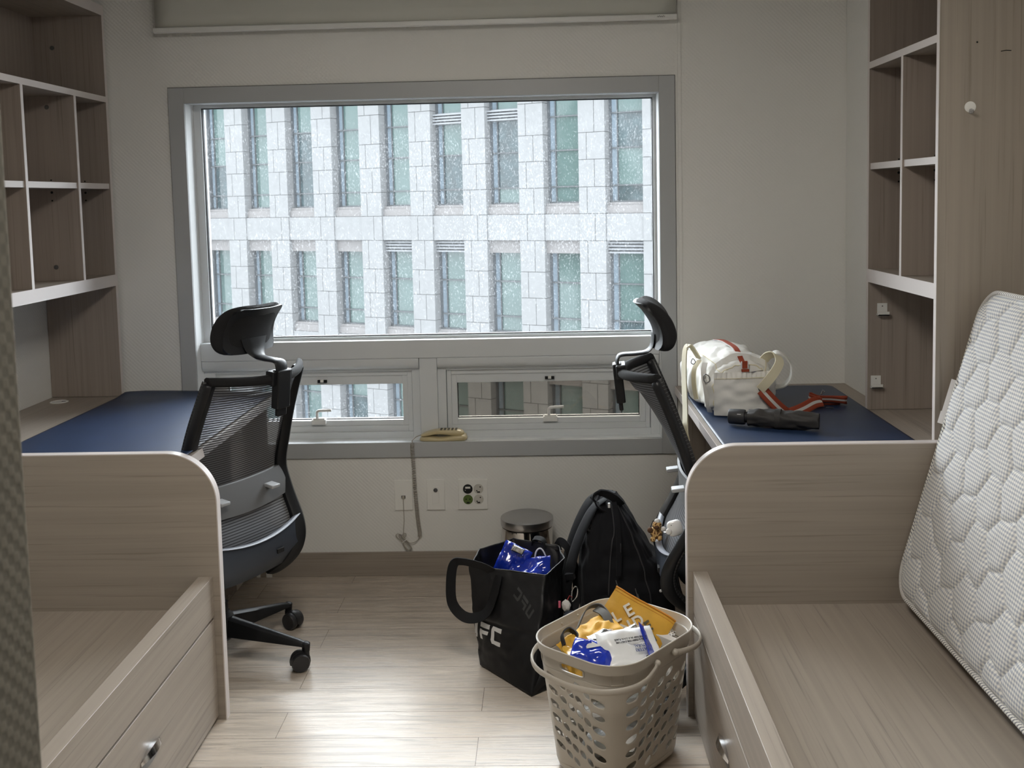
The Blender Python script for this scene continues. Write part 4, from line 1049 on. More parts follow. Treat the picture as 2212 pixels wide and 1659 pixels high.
# ---------------------------------------------------------------- crumpled packs (generic builder)
def pack(name, label, cat, mat, m, lx, ly, th, seed, seal=.0, crump=.006, parent=None, n=(26, 20), group=None):
    """a soft sealed bag: pillow with crimped ends, random creases; m places it"""
    mb = MB()
    def side(sg):
        def fn(u, v):
            x, y = (u - .5) * lx, (v - .5) * ly
            e = min(1, min(u, 1 - u) * 7) * min(1, min(v, 1 - v) * 5)
            h = th / 2 * e ** .5
            q = Vector((x * 22 + seed * 3.1, y * 22, sg * .8)); cr = abs(noise.noise(q)) * 2 + .6 * abs(noise.noise(q * 2.3))
            z = sg * h * (1 - .45 * cr) + crump * noise.noise(Vector((x * 15, y * 15, seed)))
            return Vector((x * (1 - .03 * cr), y * (1 - .04 * cr), z))
        return fn
    a = side(1); b = side(-1)
    nu, nv = n
    mb.grid(a, nu, nv); k = len(mb.v); mb.grid(lambda u, v: b(u, v) if 0 < u < 1 and 0 < v < 1 else a(u, v) - Vector((0, 0, .0004)), nu, nv, flip=True)
    mb.xform(m)
    if parent is not None and cat is None: return mb.build(name, M[mat], parent, world=True, angle=50, recalc=False)
    o = mb.build(name, M[mat], None, angle=38, recalc=False, origin=m.translation)
    tag(o, label, cat, group); return o

# ---------------------------------------------------------------- laundry basket
BC = Vector((.172, 2.652, 0)); BA = radians(50)        # long axis direction
bl_, bs_ = Vector((cos(BA), sin(BA), 0)), Vector((-sin(BA), cos(BA), 0))
lb = thing('laundry_basket', 'beige plastic laundry basket with oval holes full of packages on the floor', 'basket', BC, 0)
def b_size(z):
    f = (z / .36); return (.150 + .042 * f, .118 + .036 * f, .072 + .020 * f)      # half long, half short, corner radius
def b_pt(s_, z, out=0.0):
    """s_ 0..1 round the wall starting at the middle of the right-hand short side, anticlockwise"""
    a, b, r = b_size(z); a += out; b += out; r = r + out
    segs = [('l', 2 * (b - r)), ('c', pi / 2 * r), ('l', 2 * (a - r)), ('c', pi / 2 * r), ('l', 2 * (b - r)), ('c', pi / 2 * r), ('l', 2 * (a - r)), ('c', pi / 2 * r)]
    # parametrise by fixed fractions so columns stay vertical
    fr = [.145, .095, .165, .095, .145, .095, .165, .095]
    s_ = (s_ + fr[0] / 2) % 1.0; k = 0
    while s_ > fr[k] + 1e-12: s_ -= fr[k]; k += 1
    w = s_ / fr[k]
    if k == 0: p = (a, -(b - r) + 2 * (b - r) * w)
    elif k == 2: p = ((a - r) - 2 * (a - r) * w, b)
    elif k == 4: p = (-a, (b - r) - 2 * (b - r) * w)
    elif k == 6: p = (-(a - r) + 2 * (a - r) * w, -b)
    else:
        q0 = {1: 0, 3: pi / 2, 5: pi, 7: 3 * pi / 2}[k]; c_ = {1: (a - r, b - r), 3: (-(a - r), b - r), 5: (-(a - r), -(b - r)), 7: (a - r, -(b - r))}[k]
        q = q0 + pi / 2 * w; p = (c_[0] + r * cos(q), c_[1] + r * sin(q))
    return BC + bl_ * p[0] + bs_ * p[1] + Vector((0, 0, z))
PERIM = 1.13
def wall_cells():
    mb = MB(); NC = 30; cw = 1.0 / NC; ch = .0384; q8 = ch / 8
    z_lo = .0292; z_hi = z_lo + 56 * q8
    def cell(s0, s1, z0, z1, hole):
        if not hole:
            nu = 8; nv = max(0, round((z1 - z0) / q8))
            if nv == 0: return
            mb.grid(lambda u, v: b_pt(s0 + (s1 - s0) * u, z0 + (z1 - z0) * v), nu, nv, uv=False); return
        hs, hz, ta = hole; sc_, zc_ = (s0 + s1) / 2, (z0 + z1) / 2
        # sample border and ellipse at matching angles
        K = 32; bd = []; el = []
        W = (s1 - s0) * PERIM / 2; H = (z1 - z0) / 2
        for k in range(K):
            side = k // 8; w = (k % 8) / 8
            x, y = ((-1 + 2 * w, -1), (1, -1 + 2 * w), (1 - 2 * w, 1), (-1, 1 - 2 * w))[side]
            bd.append((x * W, y * H)); an = atan2(y * H, x * W) - ta
            rr_ = hs * hz / sqrt((hz * cos(an)) ** 2 + (hs * sin(an)) ** 2); el.append((rr_ * cos(an + ta), rr_ * sin(an + ta)))
        ids = []
        for ring in (bd, [(a[0] * .4 + b[0] * .6, a[1] * .4 + b[1] * .6) for a, b in zip(bd, el)], el): ids.append([mb.vert(b_pt(sc_ + x / PERIM, zc_ + y)) for x, y in ring])
        for r_ in range(2):
            for k in range(K): mb.face([ids[r_][k], ids[r_][(k + 1) % K], ids[r_ + 1][(k + 1) % K], ids[r_ + 1][k]])
    rows = 6
    for c_ in range(NC):
        s0, s1 = c_ * cw, (c_ + 1) * cw; sm = (s0 + s1) / 2
        # chevrons: holes lean away from each corner
        frac = (sm + .0725) % .5
        corner_d = min(abs(frac - .1925), abs(frac - .4525))
        up_ = 1 if (frac > .1925 and frac < .4525) else -1
        off = (0, 3, 6)[c_ % 3] if up_ > 0 else (6, 3, 0)[c_ % 3]
        z = z_lo + (1 + off) * q8; cell(s0, s1, z_lo, z, None)
        while z + ch < z_hi + 1e-6:
            cell(s0, s1, z, z + ch, None if corner_d < .018 else (.0172, .0092, .42 * up_)); z += ch
        cell(s0, s1, z, z_hi, None)
    return mb
wl = wall_cells().build('perforated_wall', M['basket_plastic'], lb, world=True, angle=60, solid=.0024, merge=.0002)
# base
bt = MB(); n = 96
bt.loft([[b_pt(k / n, .012, -.020) for k in range(n)], [b_pt(k / n, .004, -.010) for k in range(n)], [b_pt(k / n, .012, -.003) for k in range(n)], [b_pt(k / n, .029, 0.0008) for k in range(n)]], cap=False)
bt.face([bt.vert(b_pt(k / n, .012, -.020)) for k in range(n)])
bt.build('bottom', M['basket_plastic'], lb, world=True, solid=.002, angle=60)
# collar with the two hand slots on the short sides, and rim
def collar():
    mb = MB(); K = 96
    slot = lambda s_: min(abs(s_), abs(s_ - 1), abs(s_ - .5)) < .046
    def zed(k, j): return [.298, .306, .326, .336][j]
    for k in range(K):
        s0, s1 = k / K, (k + 1) / K; hole = slot((s0 + s1) / 2)
        for j in range(3):
            if hole and j == 1: continue
            z0, z1 = zed(k, j), zed(k, j + 1)
            mb.grid(lambda u, v: b_pt(s0 + (s1 - s0) * u, z0 + (z1 - z0) * v, .0), 1, 2, uv=False)
    return mb
mbc = collar(); bm_ = mbc.build('collar', M['basket_plastic'], lb, world=True, solid=.0024, angle=60, merge=.0002)
slot_n = MB()
for s0 in (0.0, 0.5):
    pts = []
    for q in [2 * pi * i / 28 for i in range(28)]:
        cx2, sz2 = cos(q), sin(q); pts.append(b_pt(s0 + .048 * math.copysign(abs(cx2) ** .5, cx2), .316 + .012 * math.copysign(abs(sz2) ** .6, sz2), .001))
    slot_n.tube(pts, .0022, 6, loop=True)
slot_n.build('hand_slot_edge', M['basket_plastic'], lb, world=True)
rim = MB(); K = 120; rings = []
for (z, o_) in ((.330, .0), (.331, .0065), (.350, .0075), (.3585, .0085), (.3600, .0065), (.3590, .0040), (.350, .0030), (.331, .0010)): rings.append([b_pt(k / K, z, o_) for k in range(K)])
rim.loft(rings, cap=False, loop=True); rim.build('rim', M['basket_plastic'], lb, world=True, angle=45)
for s_ in (.12, .38, .62, .88):
    MB().tube([b_pt(s_ - .011, .330, .002), b_pt(s_ - .011, .303, .002), b_pt(s_ + .011, .303, .002), b_pt(s_ + .011, .330, .002)], .0016, 6).build('corner_rib', M['basket_plastic'], lb, world=True)
for s_ in (.22, .28): MB().sphere(b_pt(s_, .346, .002), .0035, 10, 8).build('rim_button', M['basket_plastic'], lb, world=True)
# bail handles: pivots near the middle of the long sides
def bail(sg, drop):
    """sg -1: hangs round the left short end, +1 round the right one"""
    pts = []
    s0 = (.75 - sg * -.020) if sg < 0 else .75 + .020
    path = []
    for i in range(41):
        w = i / 40
        if sg < 0: s_ = .715 - (.715 - .285) * w
        else: s_ = (.785 + (1.215 - .785) * w) % 1.0
        d = sin(pi * w) ** .8
        path.append(b_pt(s_, .328 - drop * d, .012 + .020 * sin(pi * w) ** .5 + (.0 if sg < 0 else .012 * sin(pi * w))))
    mb = MB(); mb.tube(path, .0085, 10, ry=.0042, up=(0, 0, 1))
    for p in (path[0], path[-1]): mb.sphere(p, .0095, 12, 8)
    mb.build('bail_handle', M['basket_plastic'], lb, world=True, angle=60)
bail(-1, .040); bail(1, .012)

def bl2w(a, b, z): return BC + bl_ * a + bs_ * b + Vector((0, 0, z))
def face_m(center, xdir, ydir): return basis(center, xdir, ydir)
CAMD = (Vector((0, 0, 1.52)) - Vector((.17, 2.65, .35))).normalized()
# contents: folded yellow bag, held upright against the back wall
def yellow_bag():
    P = {}
    c0 = Vector((.2270, 2.735, .333)); X = Vector((.80, -.22, -.50)).normalized(); Y = Vector((.47, .42, .74)); Y = (Y - X * X.dot(Y)).normalized()
    m = basis(c0, X, Y); nrm = m.to_3x3() @ Vector((0, 0, 1))
    t = thing('folded_yellow_bag', 'folded yellow fabric bag with printed lettering at the top of the laundry basket', 'bag', c0)
    def fn(sg):
        def f(u, v):
            x, y = (u - .5) * .185, (v - .5) * .140
            z = sg * .007 * (min(u, 1 - u) * 12 if min(u, 1 - u) < .08 else 1) + .0045 * sin(x * 38 + 1) * cos(y * 30) + .003 * noise.noise(Vector((x * 40, y * 40, sg)))
            return m @ Vector((x, y + .006 * sin(x * 20), z))
        return f
    mb = MB(); mb.grid(fn(1), 30, 22); mb.grid(fn(-1), 30, 22, flip=True)
    mb.loft([[fn(1)(k / 20, 0), fn(1)(k / 20, 0)] for k in range(2)], cap=False) if False else None
    ring = [(k / 20, 0) for k in range(20)] + [(1, k / 14) for k in range(14)] + [(1 - k / 20, 1) for k in range(20)] + [(0, 1 - k / 14) for k in range(14)]
    mb.loft([[fn(1)(*q) for q in ring], [fn(-1)(*q) for q in ring]], cap=False)
    body = mb.build('bag_body', M['yellow_fabric'], t, world=True, angle=60)
    MB().tube([fn(1)(k / 24, .995) for k in range(25)], .003, 6).build('top_seam', M['orange_piping'], t, world=True)
    MB().tube([fn(1)(k / 24, .93) + nrm * .0006 for k in range(25)], .0007, 5).build('stitch_line', M['orange_piping'], t, world=True)
    def letter(ch, x, y, size, mat, rot):
        mm = m @ Matrix.Translation((x, y, .0125)) @ Matrix.Rotation(rot, 4, 'Z'); text_mesh(ch, size, 'lettering', M[mat], t, wm(t).inverted() @ mm, bold=.0012, extrude=.0006)
    for ch_, x, y, z_, mt in (('E', -.030, .026, .046, 'print_white'), ('L', -.050, -.008, .040, 'print_white'), ('D', .006, .016, .040, 'print_white'), ('N', -.012, -.016, .040, 'print_white'), ('E', .036, .020, .038, 'print_grey'), ('N', .058, -.004, .038, 'print_grey'), ('O', .078, -.024, .032, 'print_grey')):
        letter(ch_, x, y, z_, mt, radians(62))
yellow_bag()
# second yellow pouch with black webbing handles
def yellow_pouch():
    c0 = Vector((.105, 2.66, .335)); t = thing('yellow_pouch', 'smaller yellow pouch with dark webbing loops left of the folded yellow bag', 'pouch', c0)
    m = basis(c0, (.80, .38, .36), (-.40, .80, .10)); pack('pouch_body', None, None, 'yellow_fabric', m, .17, .10, .045, 3, parent=t)
    for (a, b, w_) in (((.075, 2.70, .350), (.120, 2.735, .385), .018), ((.125, 2.655, .352), (.155, 2.640, .360), .022)):
        pass
    r1 = smooth_path([(.050, 2.66, .300), (.070, 2.70, .335), (.100, 2.740, .378), (.135, 2.745, .385), (.160, 2.705, .372), (.172, 2.67, .345)], 8)
    MB().ribbon(r1, .020, (.35, -.55, .75)).build('webbing_loop', M['grey_web'], t, world=True)
    r2 = smooth_path([(.125, 2.735, .382), (.148, 2.70, .382), (.163, 2.66, .360), (.172, 2.635, .335)], 8)
    MB().ribbon(r2, .022, (.8, .35, .3)).build('webbing_strap', M['grey_web'], t, world=True)
yellow_pouch()
bt_ = thing('black_strap', 'coiled black webbing strap at the left end inside the basket', 'strap', (.06, 2.62, .32))
MB().ribbon(smooth_path([(.035, 2.63, .325), (.030, 2.655, .345), (.050, 2.675, .350), (.070, 2.655, .340), (.060, 2.625, .330), (.085, 2.60, .335), (.105, 2.605, .338)], 8), .018, (.3, -.5, .8), .002).build('coil', M['black_rubber'], bt_, world=True)
MB().ribbon(smooth_path([(.088, 2.600, .337), (.105, 2.600, .343), (.125, 2.605, .343)], 6), .022, (-.2, .6, .7), .003).build('strap_end', M['grey_web'], bt_, world=True)
# packs lying on top
def m_at(x, y, z, xd, yd): return basis(Vector((x, y, z)), xd, yd)
bp = pack('blue_snack_pack', 'glossy blue pack with a white triangle in the front of the basket', 'package', 'blue_film', m_at(.108, 2.570, .330, (.90, -.25, -.10), (.2, .8, .45)), .115, .080, .035, 5, crump=.004)
sp2 = MB(); mm = m_at(.104, 2.577, .3495, (.90, -.25, -.10), (.2, .8, .45)); 
for tri in (((-.012, -.014), (.026, .004), (-.008, .014)),): sp2.prism(tri, (-.001, .001), lambda a, b, e: mm @ Vector((a, b, e)))
o = sp2.build('white_triangle', M['print_white_bag'], bp, world=True)
fo = pack('silver_foil_wrapper', 'crumpled silver foil wrapper lying on the white pouch in the basket', 'wrapper', 'silver_foil', m_at(.168, 2.632, .348, (.90, .20, .12), (-.25, .80, .35)), .140, .055, .030, 9, crump=.012, n=(40, 22))
wp = thing('white_refill_pouch', 'white refill pouch printed with small blue writing in the basket', 'pouch', (.24, 2.59, .34))
wm_ = m_at(.205, 2.590, .334, (.85, .32, -.02), (-.28, .70, .55)); pack('pouch_body', None, None, 'white_film', wm_, .165, .115, .040, 12, crump=.003, parent=wp)
def wtext(s_, x, y, size, mat, rot=pi): text_mesh(s_, size, 'printed_text', M[mat], wp, wm(wp).inverted() @ wm_ @ Matrix.Translation((x, y, .0205)) @ Matrix.Rotation(rot, 4, 'Z') @ Matrix.Rotation(0, 4, 'X'), extrude=.0004, bold=.0001)
wtext('500', .045, -.044, .026, 'print_dark'); wtext('(WATER)', .030, -.018, .012, 'print_blue'); wtext('NATURAL', .028, -.006, .010, 'print_blue')
wtext('CARE & FRESH FOR DAILY USE', .004, .010, .0065, 'print_dark'); wtext('PLEASE KEEP IN A COOL PLACE', .004, .018, .0065, 'print_dark')
bp2 = pack('blue_wrapper', 'dark blue wrapper edge between the white pouch and the yellow bag', 'wrapper', 'blue_film', m_at(.262, 2.615, .335, (.5, .5, -.55), (-.3, .6, .6)), .07, .11, .012, 21, crump=.004)
# perforated white tray at the right end
tr = thing('white_tray', 'white perforated plastic tray at the right end inside the basket', 'tray', (.30, 2.76, .33))
tm = MB(); mtr = basis(Vector((.293, 2.768, .325)), (.70, -.25, -.20), (.30, .60, .12))
def tray_cell(x0, x1, y0, y1):
    K = 16; cx2, cy2 = (x0 + x1) / 2, (y0 + y1) / 2; a = []; b = []
    for k in range(K):
        side = k // 4; w = (k % 4) / 4; x, y = ((-1 + 2 * w, -1), (1, -1 + 2 * w), (1 - 2 * w, 1), (-1, 1 - 2 * w))[side]
        a.append(tm.vert(mtr @ Vector((cx2 + x * (x1 - x0) / 2, cy2 + y * (y1 - y0) / 2, 0)))); q = atan2(y, x); b.append(tm.vert(mtr @ Vector((cx2 + .0032 * cos(q), cy2 + .0021 * sin(q), 0))))
    for k in range(K): tm.face([a[k], a[(k + 1) % K], b[(k + 1) % K], b[k]])
for i in range(10):
    for j in range(7):
        x = -.055 + i * .011 + (.0055 if j % 2 else 0); y = -.028 + j * .008; tray_cell(x, x + .011, y, y + .008)
tm.grid(lambda u, v: mtr @ Vector((-.06 + .135 * u, .028 + .02 * v, .0)), 2, 2, uv=False); tm.grid(lambda u, v: mtr @ Vector((-.06 + .135 * u, -.045 + .017 * v, 0)), 2, 2, uv=False)
tm.grid(lambda u, v: mtr @ Vector((-.06 + .135 * u, -.045, -.04 * v)), 2, 2, uv=False); tm.grid(lambda u, v: mtr @ Vector((-.06 + .135 * u, .048, -.04 * v)), 2, 2, uv=False)
tm.build('perforated_top', M['white_tray'], tr, world=True, solid=.0016, flat=True)
# things glimpsed through the holes
pack('gold_pouch', 'crinkled golden pouch showing in the left hand slot of the basket', 'pouch', 'yellow_film', m_at(.065, 2.585, .292, (-.45, .75, .05), (.2, .1, .9)), .13, .065, .045, 31, crump=.01)
fill = [(.10, 2.62, .24, .17, .12, 'white_film'), (.24, 2.66, .25, .18, .13, 'clear_bottle'), (.16, 2.71, .27, .17, .12, 'white_film'), (.12, 2.60, .15, .19, .13, 'clear_bottle'), (.23, 2.68, .15, .19, .13, 'white_film'), (.16, 2.63, .06, .22, .16, 'clear_bottle'), (.21, 2.72, .07, .17, .12, 'white_film'), (.30, 2.72, .22, .13, .10, 'clear_bottle')]
for i, (x, y, z, lx, ly, mt) in enumerate(fill):
    pack('plastic_pack', 'whitish plastic pack inside the basket, seen only through its holes', 'package', mt, m_at(x, y, z, (cos(BA + i), sin(BA + i), .2), (-sin(BA + i), cos(BA + i), .4 - .2 * (i % 3))), lx * .72, ly * .72, .060, 40 + i, crump=.008, group='plastic packs filling the basket')

# ---------------------------------------------------------------- black shopping bag
sb_ = thing('shopping_bag', 'black shopping bag with white block letters standing on the floor beside the basket', 'bag', (-.11, 3.20, 0))
top = [Vector(p) for p in ((-.262, 3.240, .322), (-.012, 3.158, .318), (.048, 3.285, .326), (.030, 3.40, .330), (-.125, 3.452, .338), (-.235, 3.375, .330))]
bot = [Vector(p) for p in ((-.232, 3.200, .004), (-.064, 2.990, .004), (-.004, 3.040, .004), (.045, 3.150, .004), (-.085, 3.350, .004), (-.190, 3.300, .004))]
def bag_pt(s_, v):
    """s_ 0..1 around from the left corner, v 0..1 upward"""
    fr = [.27, .14, .11, .17, .12, .19]; k = 0; s_ = s_ % 1.0
    while s_ > fr[k] + 1e-12: s_ -= fr[k]; k += 1
    w = s_ / fr[k]; a = bot[k].lerp(bot[(k + 1) % 6], w); b = top[k].lerp(top[(k + 1) % 6], w)
    p = a.lerp(b, v); c_ = Vector((-.11, 3.24, p.z)); d = (p - c_); d.z = 0
    bulge = (sin(pi * w) * .35 + .2) * sin(pi * v) * (.022 if k in (0, 3) else .010)
    q = Vector((s_ * 30 + k * 7, v * 9, 0)); cr = .0055 * noise.noise(Vector((p.x * 22, p.y * 22, p.z * 16))) + .0025 * noise.noise(Vector((p.x * 55, p.y * 55, p.z * 40)))
    crease = -.006 * math.exp(-((v - .48) / .018) ** 2) if k == 0 else 0
    return p + d.normalized() * (bulge + cr * min(1, v * 5) + crease)
mb = MB(); mb.grid(lambda u, v: bag_pt(u, v), 132, 60, cu=True); mb.face([mb.vert(b + Vector((0, 0, .0))) for b in bot])
# folded gusset flap at the front foot
mb.v.extend([Vector((-.064, 2.988, .002)), Vector((.02, 3.07, .002)), Vector((-.01, 3.055, .085)), Vector((-.066, 3.02, .03))]); n_ = len(mb.v); mb.face([n_ - 4, n_ - 3, n_ - 2, n_ - 1])
mb.build('bag_body', M['bag_film'], sb_, world=True, angle=70, solid=.0012)
hem = MB(); hem.tube([bag_pt(k / 90, 1.0) for k in range(90)], .0016, 6, loop=True); hem.build('top_hem', M['bag_hem'] if 'bag_hem' in M else plain('bag_hem', (.06, .06, .06), .5), sb_, world=True)
def bag_frame(s_, v):
    p = bag_pt(s_, v); tx = (bag_pt(s_ + .01, v) - bag_pt(s_ - .01, v)).normalized(); ty = (bag_pt(s_, min(v + .02, 1)) - bag_pt(s_, v - .02)).normalized(); return p, tx, ty, tx.cross(ty).normalized()
def block_letters(word_shapes, s0, v0, W, H, mat, name, mirror=False, rot=0.0):
    """flat letters wrapped on the bag; outline points in letter units, mapped on (s, v)"""
    mb = MB(); flen = .285 / .27
    for poly in word_shapes:
        # subdivide strips so they follow the surface: polygons given as quads
        (a, b, c_, d) = [Vector((p[0], p[1], 0)) for p in poly]
        def f(u, v):
            q = a.lerp(b, u).lerp(d.lerp(c_, u), v); x = (-q.x if mirror else q.x) * W; y = q.y * H
            x, y = x * cos(rot) - y * sin(rot), x * sin(rot) + y * cos(rot)
            s_ = s0 + x / flen; vv = v0 + y / .33; p, tx, ty, n_ = bag_frame(s_, vv)
            return p + n_ * (.0016 if n_.y < 0 else -.0016) 
        mb.grid(f, 5, 5, uv=False)
    return mb.build(name, M[mat], sb_, world=True, recalc=False)
# slanted block letters U F C, each 1 unit wide, built of quads
def slant(qs, dx): return [[(x + dx + .18 * y, y) for x, y in q] for q in qs]
LU = [[(0, .2), (.26, .2), (.26, 1), (0, 1)], [(.62, .2), (.88, .2), (.88, 1), (.62, 1)], [(0.0, .2), (.08, 0), (.80, 0), (.88, .2)], [(0, .2), (.26, .2), (.26, .26), (0, .26)]]
LF = [[(0, 0), (.26, 0), (.26, .60), (0, .60)], [(0, .36), (.74, .36), (.80, .58), (0, .58)], [(0, .72), (.86, .72), (.92, 1), (0, 1)]]
LC = [[(0, .2), (.27, .2), (.27, .8), (0, .8)], [(0, .2), (.12, 0), (.86, 0), (.86, .24)], [(0, .8), (.86, .76), (.86, 1), (.12, 1)], [(0, .2), (.30, .2), (.3, .26), (0, .26)]]
word = slant(LU, -1.10) + slant(LF, 0) + slant(LC, 1.06)
block_letters(word, .022, .290, .052, .056, 'print_white_bag', 'block_lettering')
block_letters(slant(LU, -1.6) + slant(LF, -.5) + slant(LC, .55), .190, .700, .030, .032, 'print_faint', 'faint_lettering', mirror=True, rot=radians(-42))
# handles
def strap(name, pts, w, cen, par, mat='bag_web', th=.0012, tilt=.5):
    P = smooth_path(pts, 8); n = len(P)
    def upf(f):
        p = P[min(n - 1, int(f * (n - 1) + .5))]; d = (p - Vector(cen)).normalized(); return d + Vector((0, -tilt, 0))
    return MB().ribbon(P, w, upf, th).build(name, M[mat], par, world=True, angle=70)
hp1 = [bag_pt(.070, .97) + Vector((.012, -.006, 0)), bag_pt(.055, 1.0) + Vector((-.012, -.02, .012)), Vector((-.285, 3.215, .345)), Vector((-.312, 3.215, .335)), Vector((-.322, 3.21, .275)), Vector((-.318, 3.205, .210)), Vector((-.285, 3.195, .172)), Vector((-.245, 3.180, .170)), Vector((-.205, 3.165, .195)), bag_pt(.100, .78) + Vector((-.004, -.012, 0)), bag_pt(.11, .95) + Vector((-.002, -.006, 0))]
strap('handle', hp1, .034, (-.245, 3.21, .26), sb_)
hp2 = [bag_pt(.53, .95) + Vector((.004, .002, 0)), bag_pt(.52, 1.0) + Vector((.004, 0, .012)), Vector((.062, 3.36, .335)), Vector((.085, 3.33, .27)), Vector((.088, 3.30, .19)), Vector((.068, 3.27, .14))]
strap('handle', hp2, .030, (.02, 3.33, .25), sb_)
MB().ribbon(smooth_path([bag_pt(.62, .96), bag_pt(.61, 1.0) + Vector((0, 0, .012)), bag_pt(.575, 1.0) + Vector((0, 0, .013)), bag_pt(.565, .96)], 6), .026, (.3, .9, .2)).build('handle_end', M['bag_web'], sb_, world=True)
pack('blue_bubble_pack', 'glossy blue pack with a silver corner standing in the black shopping bag', 'package', 'blue_film', m_at(-.122, 3.310, .312, (.85, -.05, -.42), (.35, .25, .85)), .100, .105, .045, 61, crump=.010)
pack('blue_candy_bag', 'crumpled dark blue wrapper with shiny folds in the black shopping bag', 'wrapper', 'blue_film', m_at(-.070, 3.285, .288, (.9, -.1, .1), (.1, .7, .55)), .150, .095, .045, 64, crump=.014)
sl = pack('silver_corner', None, None, 'silver_foil', m_at(-.104, 3.296, .352, (.85, -.1, -.4), (.3, .3, .85)), .045, .022, .010, 70, crump=.006, parent=(lambda: bpy.data.objects['blue_bubble_pack'])())
ch = thing('clothes_hanger', 'white plastic hanger hook rising from the black shopping bag', 'hanger', (-.03, 3.30, .26))
MB().tube(smooth_path([(-.052, 3.31, .24), (-.050, 3.31, .30), (-.045, 3.31, .338), (-.032, 3.31, .352), (-.018, 3.308, .340), (-.006, 3.305, .30), (-.004, 3.30, .25), (-.006, 3.30, .20)], 8), .0026, 8).build('hook', M['label_white'], ch, world=True)
MB().tube([(-.060, 3.31, .24), (.01, 3.30, .20)], .005, 8).build('shoulder_bar', M['label_white'], ch, world=True)
pack('black_pouch', 'black pouch lying flat in the mouth of the shopping bag', 'pouch', 'bag_web', m_at(-.155, 3.270, .268, (.9, -.3, 0), (.3, .9, .1)), .17, .12, .03, 80)

# ---------------------------------------------------------------- backpack
PRE = Matrix.Translation((0, 0, 1.52)) @ Matrix.Scale(.92, 4) @ Matrix.Translation((0, 0, -1.52))
bk_ = thing('backpack', 'black backpack with dangling charms standing on the floor by the right chair', 'backpack', (.25, 3.66, -.129))
def bp_pt(a, v):
    """a angle in plan (0 = front pocket side, +x), v 0..1 up"""
    z = -.127 + .560 * v
    cx2 = .275 - .060 * v; cy2 = 3.660 + .010 * v
    hx = lerp_tab([(0, .135), (.15, .150), (.45, .145), (.7, .118), (.88, .072), (1, .030)], v); hy = lerp_tab([(0, .130), (.15, .148), (.5, .145), (.8, .118), (.93, .080), (1, .035)], v)
    e = .62; c_ = cos(a); s_ = sin(a); x = math.copysign(abs(c_) ** e, c_) * hx; y = math.copysign(abs(s_) ** e, s_) * hy
    if c_ > 0: x *= 1 + .18 * max(0, 1 - abs(v - .35) / .4)
    d = .006 * noise.noise(Vector((c_ * 2.2, s_ * 2.2, v * 6))) + .0045 * noise.noise(Vector((c_ * 6, s_ * 6, v * 13 + 3)))
    return Vector((cx2 + x + c_ * d * 2, cy2 + y + s_ * d * 2, z))
mb = MB(); mb.grid(lambda u, v: bp_pt(2 * pi * u, v), 96, 64, cu=True)
mb.face([mb.vert(bp_pt(2 * pi * k / 24, 0)) for k in range(24)]); mb.face([mb.vert(bp_pt(2 * pi * k / 24, 1)) for k in range(24)])
mb.build('pack_body', M['backpack_fabric'], bk_, world=True, angle=75)
# front pocket, side pocket, compression strap seams
fp = MB(); fp.grid(lambda u, v: bp_pt(-1.05 + 2.1 * u, .06 + .56 * v) + Vector((.026 * sin(pi * u) ** .4 * sin(pi * v) ** .4, 0, 0)), 36, 30); fp.build('front_pocket', M['backpack_fabric'], bk_, world=True, angle=75)
sp3 = MB(); sp3.grid(lambda u, v: bp_pt(-2.25 + 1.1 * u, .02 + .40 * v) + Vector((0, -.020 * sin(pi * u) ** .5 * (1 - .4 * v), 0)), 26, 16); sp3.build('side_pocket', M['backpack_fabric'], bk_, world=True, angle=75)
for nm, a0, v0, v1, da in (('zipper', -1.15, .18, .985, .15), ('zipper', -1.75, .30, .96, .25), ('zipper', 1.15, .18, .97, -.1)):
    MB().tube([bp_pt(a0 + da * k / 30, v0 + (v1 - v0) * k / 30) * 1.0 + Vector((0, -.0015, 0)) for k in range(31)], .0028, 6).build(nm, M['zip_black'] if 'zip_black' in M else plain('zip_black', (.03, .03, .034), .4), bk_, world=True)
MB().ribbon(smooth_path([(.212, 3.60, .392), (.180, 3.58, .412), (.160, 3.565, .440), (.172, 3.56, .462), (.200, 3.565, .462), (.232, 3.58, .442), (.252, 3.60, .418), (.262, 3.62, .400)], 8), .032, lambda f: (.55, -.35, -.75) if f < .3 else ((.2, -.75, .6) if f < .5 else (.35, -.5, .8)), .003).build('top_handle', M['backpack_fabric'], bk_, world=True)
MB().ribbon(smooth_path([(.235, 3.575, .425), (.243, 3.535, .37), (.247, 3.515, .28), (.244, 3.505, .18)], 8), .017, (.95, .1, .2), .003).build('binding_band', M['backpack_fabric'], bk_, world=True)
sh_p = [(.205, 3.615, .425), (.165, 3.60, .400), (.130, 3.585, .345), (.098, 3.575, .270), (.075, 3.57, .190), (.060, 3.565, .115), (.062, 3.58, .035), (.10, 3.60, -.06), (.13, 3.60, -.10)]
MB().tube(smooth_path(sh_p, 8), .030, 12, ry=.0065, up=(.55, -.75, .35)).build('shoulder_strap', M['backpack_fabric'], bk_, world=True, angle=60)
MB().tube(smooth_path([(p[0] - .005, p[1] + .12, p[2] - .005) for p in sh_p], 8), .030, 12, ry=.0065, up=(.5, -.6, .3)).build('shoulder_strap', M['backpack_fabric'], bk_, world=True, angle=60)
MB().ribbon([(.058, 3.556, .160), (.088, 3.545, .168)], .022, (.1, -.1, 1), .009).build('strap_keeper', M['backpack_fabric'], bk_, world=True)
MB().box((.250, 3.49, .27), (.252, 3.50, .30)).build('fabric_tag', M['print_faint'], bk_, world=True)
for (x, z, l) in ((.232, .17, .04), (.300, .14, .05), (.308, .12, .045)):
    MB().tube([(x, 3.490, z), (x + .006, 3.488, z - l * .5), (x + .010, 3.488, z - l)], .0018, 6).build('zip_pull', M['grey_metal'], bk_, world=True)
